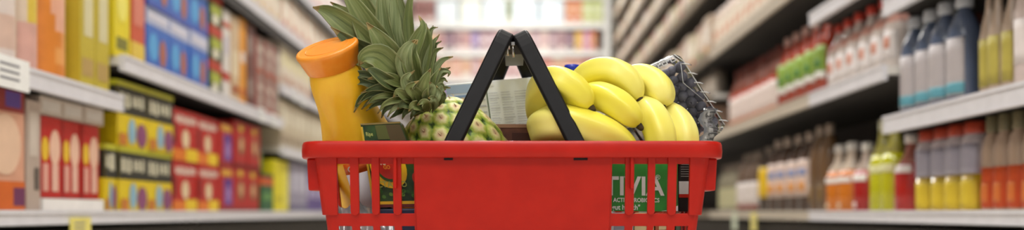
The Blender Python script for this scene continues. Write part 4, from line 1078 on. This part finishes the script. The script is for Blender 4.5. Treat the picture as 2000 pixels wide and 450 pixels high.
# walk s-r quadrant order: (s low,t low) -> (s high,t low) -> ...
rings = [mb.add(outline(i_, d_)) for i_, d_ in ((15, -.0010), (9, -.001), (3, .0012), (0, .006), (0, .026), (-4, .0265), (-4, .0285), (0, .029), (1, .048), (8, .057), (15, .058))]
n = len(rings[0])
for q in range(len(rings) - 1):
    for k in range(n): mb.face((rings[q][k], rings[q][(k + 1) % n], rings[q + 1][(k + 1) % n], rings[q + 1][k]), CL, True)
mb.face(rings[0][::-1], CL); mb.face(rings[-1], CL)
o = mb.build('shell', shellr); o.location = -Vector(shellr.location)
# ridged tabs along the rim and embossed squares along the top edge
mb = MB()
for k in range(7):
    s = 24 + k * 22
    pts = [K(s, 4, -.002), K(s + 12, 4, -.002), K(s + 13, -5, .004), K(s - 1, -5, .004)]
    mb.tube([K(s + 1, 10, -.002), K(s + 6, 2, -.004), K(s + 11, -6, .002)], .0009, RIB, 6)
for k in range(5):
    t = 14 + k * 18
    for (a0, a1, b0, b1) in ((4, 6, 0, 11), (13, 15, 0, 11), (4, 15, 0, 2), (4, 15, 9, 11)):
        p = [K(a0, t + b0, -.0012), K(a1, t + b0, -.0012), K(a1, t + b1, -.0012), K(a0, t + b1, -.0012)]
        mb.prism(p, (0, -.0007, 0), RIB)
mb.tube([K(2, 12, -.001), K(22, 4, -.002), K(90, 6, -.002), K(170, 5, -.001)], .0008, RIB, 6)
mb.tube([K(22, 10, -.001), K(60, 28, -.0015), K(110, 12, -.001)], .0005, RIB, 6)
o = mb.build('ridges', shellr); o.location = -Vector(shellr.location)
# flared lower lip
mb = MB(); CL2 = clear_plastic('clamshell_lip', (.9, .91, .93), .22, .1, .12, .5)
g = []
for j in range(9):
    a = j / 8 * PI * .9
    g.append(mb.add([P(1368 + 28 * math.sin(a) + (i % 2) * 2.5 + 6 * math.cos(i * .8), 212 + i * 5.6, 1.125 + .028 * j / 8) for i in range(13)]))
for j in range(8):
    for i in range(12): mb.face((g[j][i], g[j][i + 1], g[j + 1][i + 1], g[j + 1][i]), CL2, True)
o = mb.build('lip', shellr, solid=.0004); o.location = -Vector(shellr.location)
# berries
berry_m = two_tone('blueberry_skin', '#5c5a66', '#9694a2', 60, .5, lo=.3, hi=.75)
bdark = mat('#0f0f16', .8)
mb = MB(); R = .0065
prof = [(R * math.sin(k / 12 * PI) * 1.05 if 0 < k < 12 else .0001, -R * .92 * math.cos(k / 12 * PI)) for k in range(11)] + [(R * .36, R * .86), (R * .30, R * .97), (R * .22, R * .80), (.0002, R * .74)]
mb.lathe(prof, berry_m, 20, fn=lambda r, z, a: r * (1 + (.14 * math.cos(5 * a) if z > R * .9 else 0)), caps=False)
bproto = mb.build('blueberry')
rr = random.Random(21); first = True; pos = []
tries = 0
for layer, (dd, jitd) in enumerate(((.0095, .0015), (.0215, .002))):
    row = 0; s = 34
    while s < Ls - 14:
        t = 12 + (row % 2) * 9
        while t < Lt - 14:
            p = K(s + rr.uniform(-3, 3), t + rr.uniform(-3, 3), dd + rr.uniform(-jitd, jitd))
            if layer == 0 or (t < 110):
                px = 1000 + p.x / p.y * F; py = 415 - (p.z - ZC) / p.y * F
                if px > 1255 and py < 300: pos.append(p)
            t += 18.5
        s += 16.5; row += 1
# relax overlaps
for it in range(60):
    for i in range(len(pos)):
        for j in range(i):
            d = pos[i] - pos[j]; l = d.length
            if 1e-6 < l < .0134:
                m_ = d / l * (.0134 - l) * .5; pos[i] = pos[i] + m_; pos[j] = pos[j] - m_
        q = pos[i] - o0; dd = min(max(q.y, .0075), .047)
        # clamp inside the shell in the skewed frame
        det = e1.x * e2v.z - e1.z * e2v.x
        s = (q.x * e2v.z - q.z * e2v.x) / det / S; t = (e1.x * q.z - e1.z * q.x) / det / S
        s = min(max(s, 28), Ls - 14); t = min(max(t, 10.5), Lt - 17)
        pos[i] = K(s, t, dd)
for p in pos:
    o = bproto if first else bproto.copy()
    if not first: COL.objects.link(o)
    first = False
    o.location = p; o.rotation_euler = (rr.uniform(.2, 2.6), rr.uniform(-.9, .9), rr.uniform(0, 6)); sc_ = rr.uniform(.94, 1.06); o.scale = (sc_, sc_, sc_)
    tag(o, 'dark blueberry inside the tipped clear clamshell', 'blueberry', 'blueberries in the clamshell')

# ------------------------------------------------------------------ lights
lm = emitter('fluorescent_diffuser', (1, .98, .94), 6)
k = 0
def lamp(x, y, sx, sy, p, z=2.93):
    root = empty('ceiling_light', (x, y, z))
    mb = MB(); mb.box(-sx / 2 - .03, sx / 2 + .03, -sy / 2 - .03, sy / 2 + .03, .02, .068, mat('#e8e8e6', .5)); mb.build('housing', root)
    mb = MB(); mb.box(-sx / 2, sx / 2, -sy / 2, sy / 2, .005, .0195, lm); mb.build('diffuser', root)
    ld = bpy.data.lights.new('fluorescent_lamp', 'AREA'); ld.shape = 'RECTANGLE'; ld.size = sx; ld.size_y = sy; ld.energy = p; ld.color = (1, .985, .955)
    lo = bpy.data.objects.new('fluorescent_lamp', ld); COL.objects.link(lo); lo.location = (0, 0, 0); lo.parent = root
    return root
rows_ = [(-1.6, 'added unseen behind the camera to brighten the basket front'), (.2, 'above the basket front'), (2.0, 'over the near shelves'), (3.8, 'over the middle of the aisle'), (5.6, 'over the far shelves'), (7.5, 'before the end shelving')]  # first entry is an unseen fill added behind the camera
for y, where in rows_:
    r = lamp(0, y, .5, 1.3, 20 if y < 7 else 48); tag(r, 'rectangular fluorescent ceiling light ' + where, 'light')
for sx, nm in ((-1, 'left'), (1, 'right')):
    r = lamp(sx * 1.6, -1.6, .5, 1.3, 16); tag(r, 'unseen ceiling fill light added over the %s side behind the camera' % nm, 'light')  # unseen pair added behind the camera to light the basket front

w_ = bpy.data.worlds.new('World'); SC.world = w_; w_.use_nodes = True
bg = w_.node_tree.nodes['Background']; bg.inputs['Color'].default_value = (1, .985, .97, 1); bg.inputs['Strength'].default_value = .40

# ------------------------------------------------------------------ camera
cd = bpy.data.cameras.new('camera'); cam = bpy.data.objects.new('camera', cd); COL.objects.link(cam)
cam.location = (0, 0, ZC); cam.rotation_euler = (PI / 2, 0, 0)
cd.sensor_width = 36; cd.sensor_fit = 'HORIZONTAL'; cd.lens = F * 36 / 2000; cd.shift_y = 190 / 2000
cd.clip_start = .05; cd.clip_end = 60
cd.dof.use_dof = True; cd.dof.focus_distance = 1.085; cd.dof.aperture_fstop = 2.15
SC.camera = cam
vs = SC.view_settings; vs.view_transform = 'Standard'; vs.look = 'None'; vs.gamma = 1; vs.use_curve_mapping = False; vs.exposure = 0.0
SC.cycles.use_denoising = True
SC.cycles.transparent_max_bounces = 16
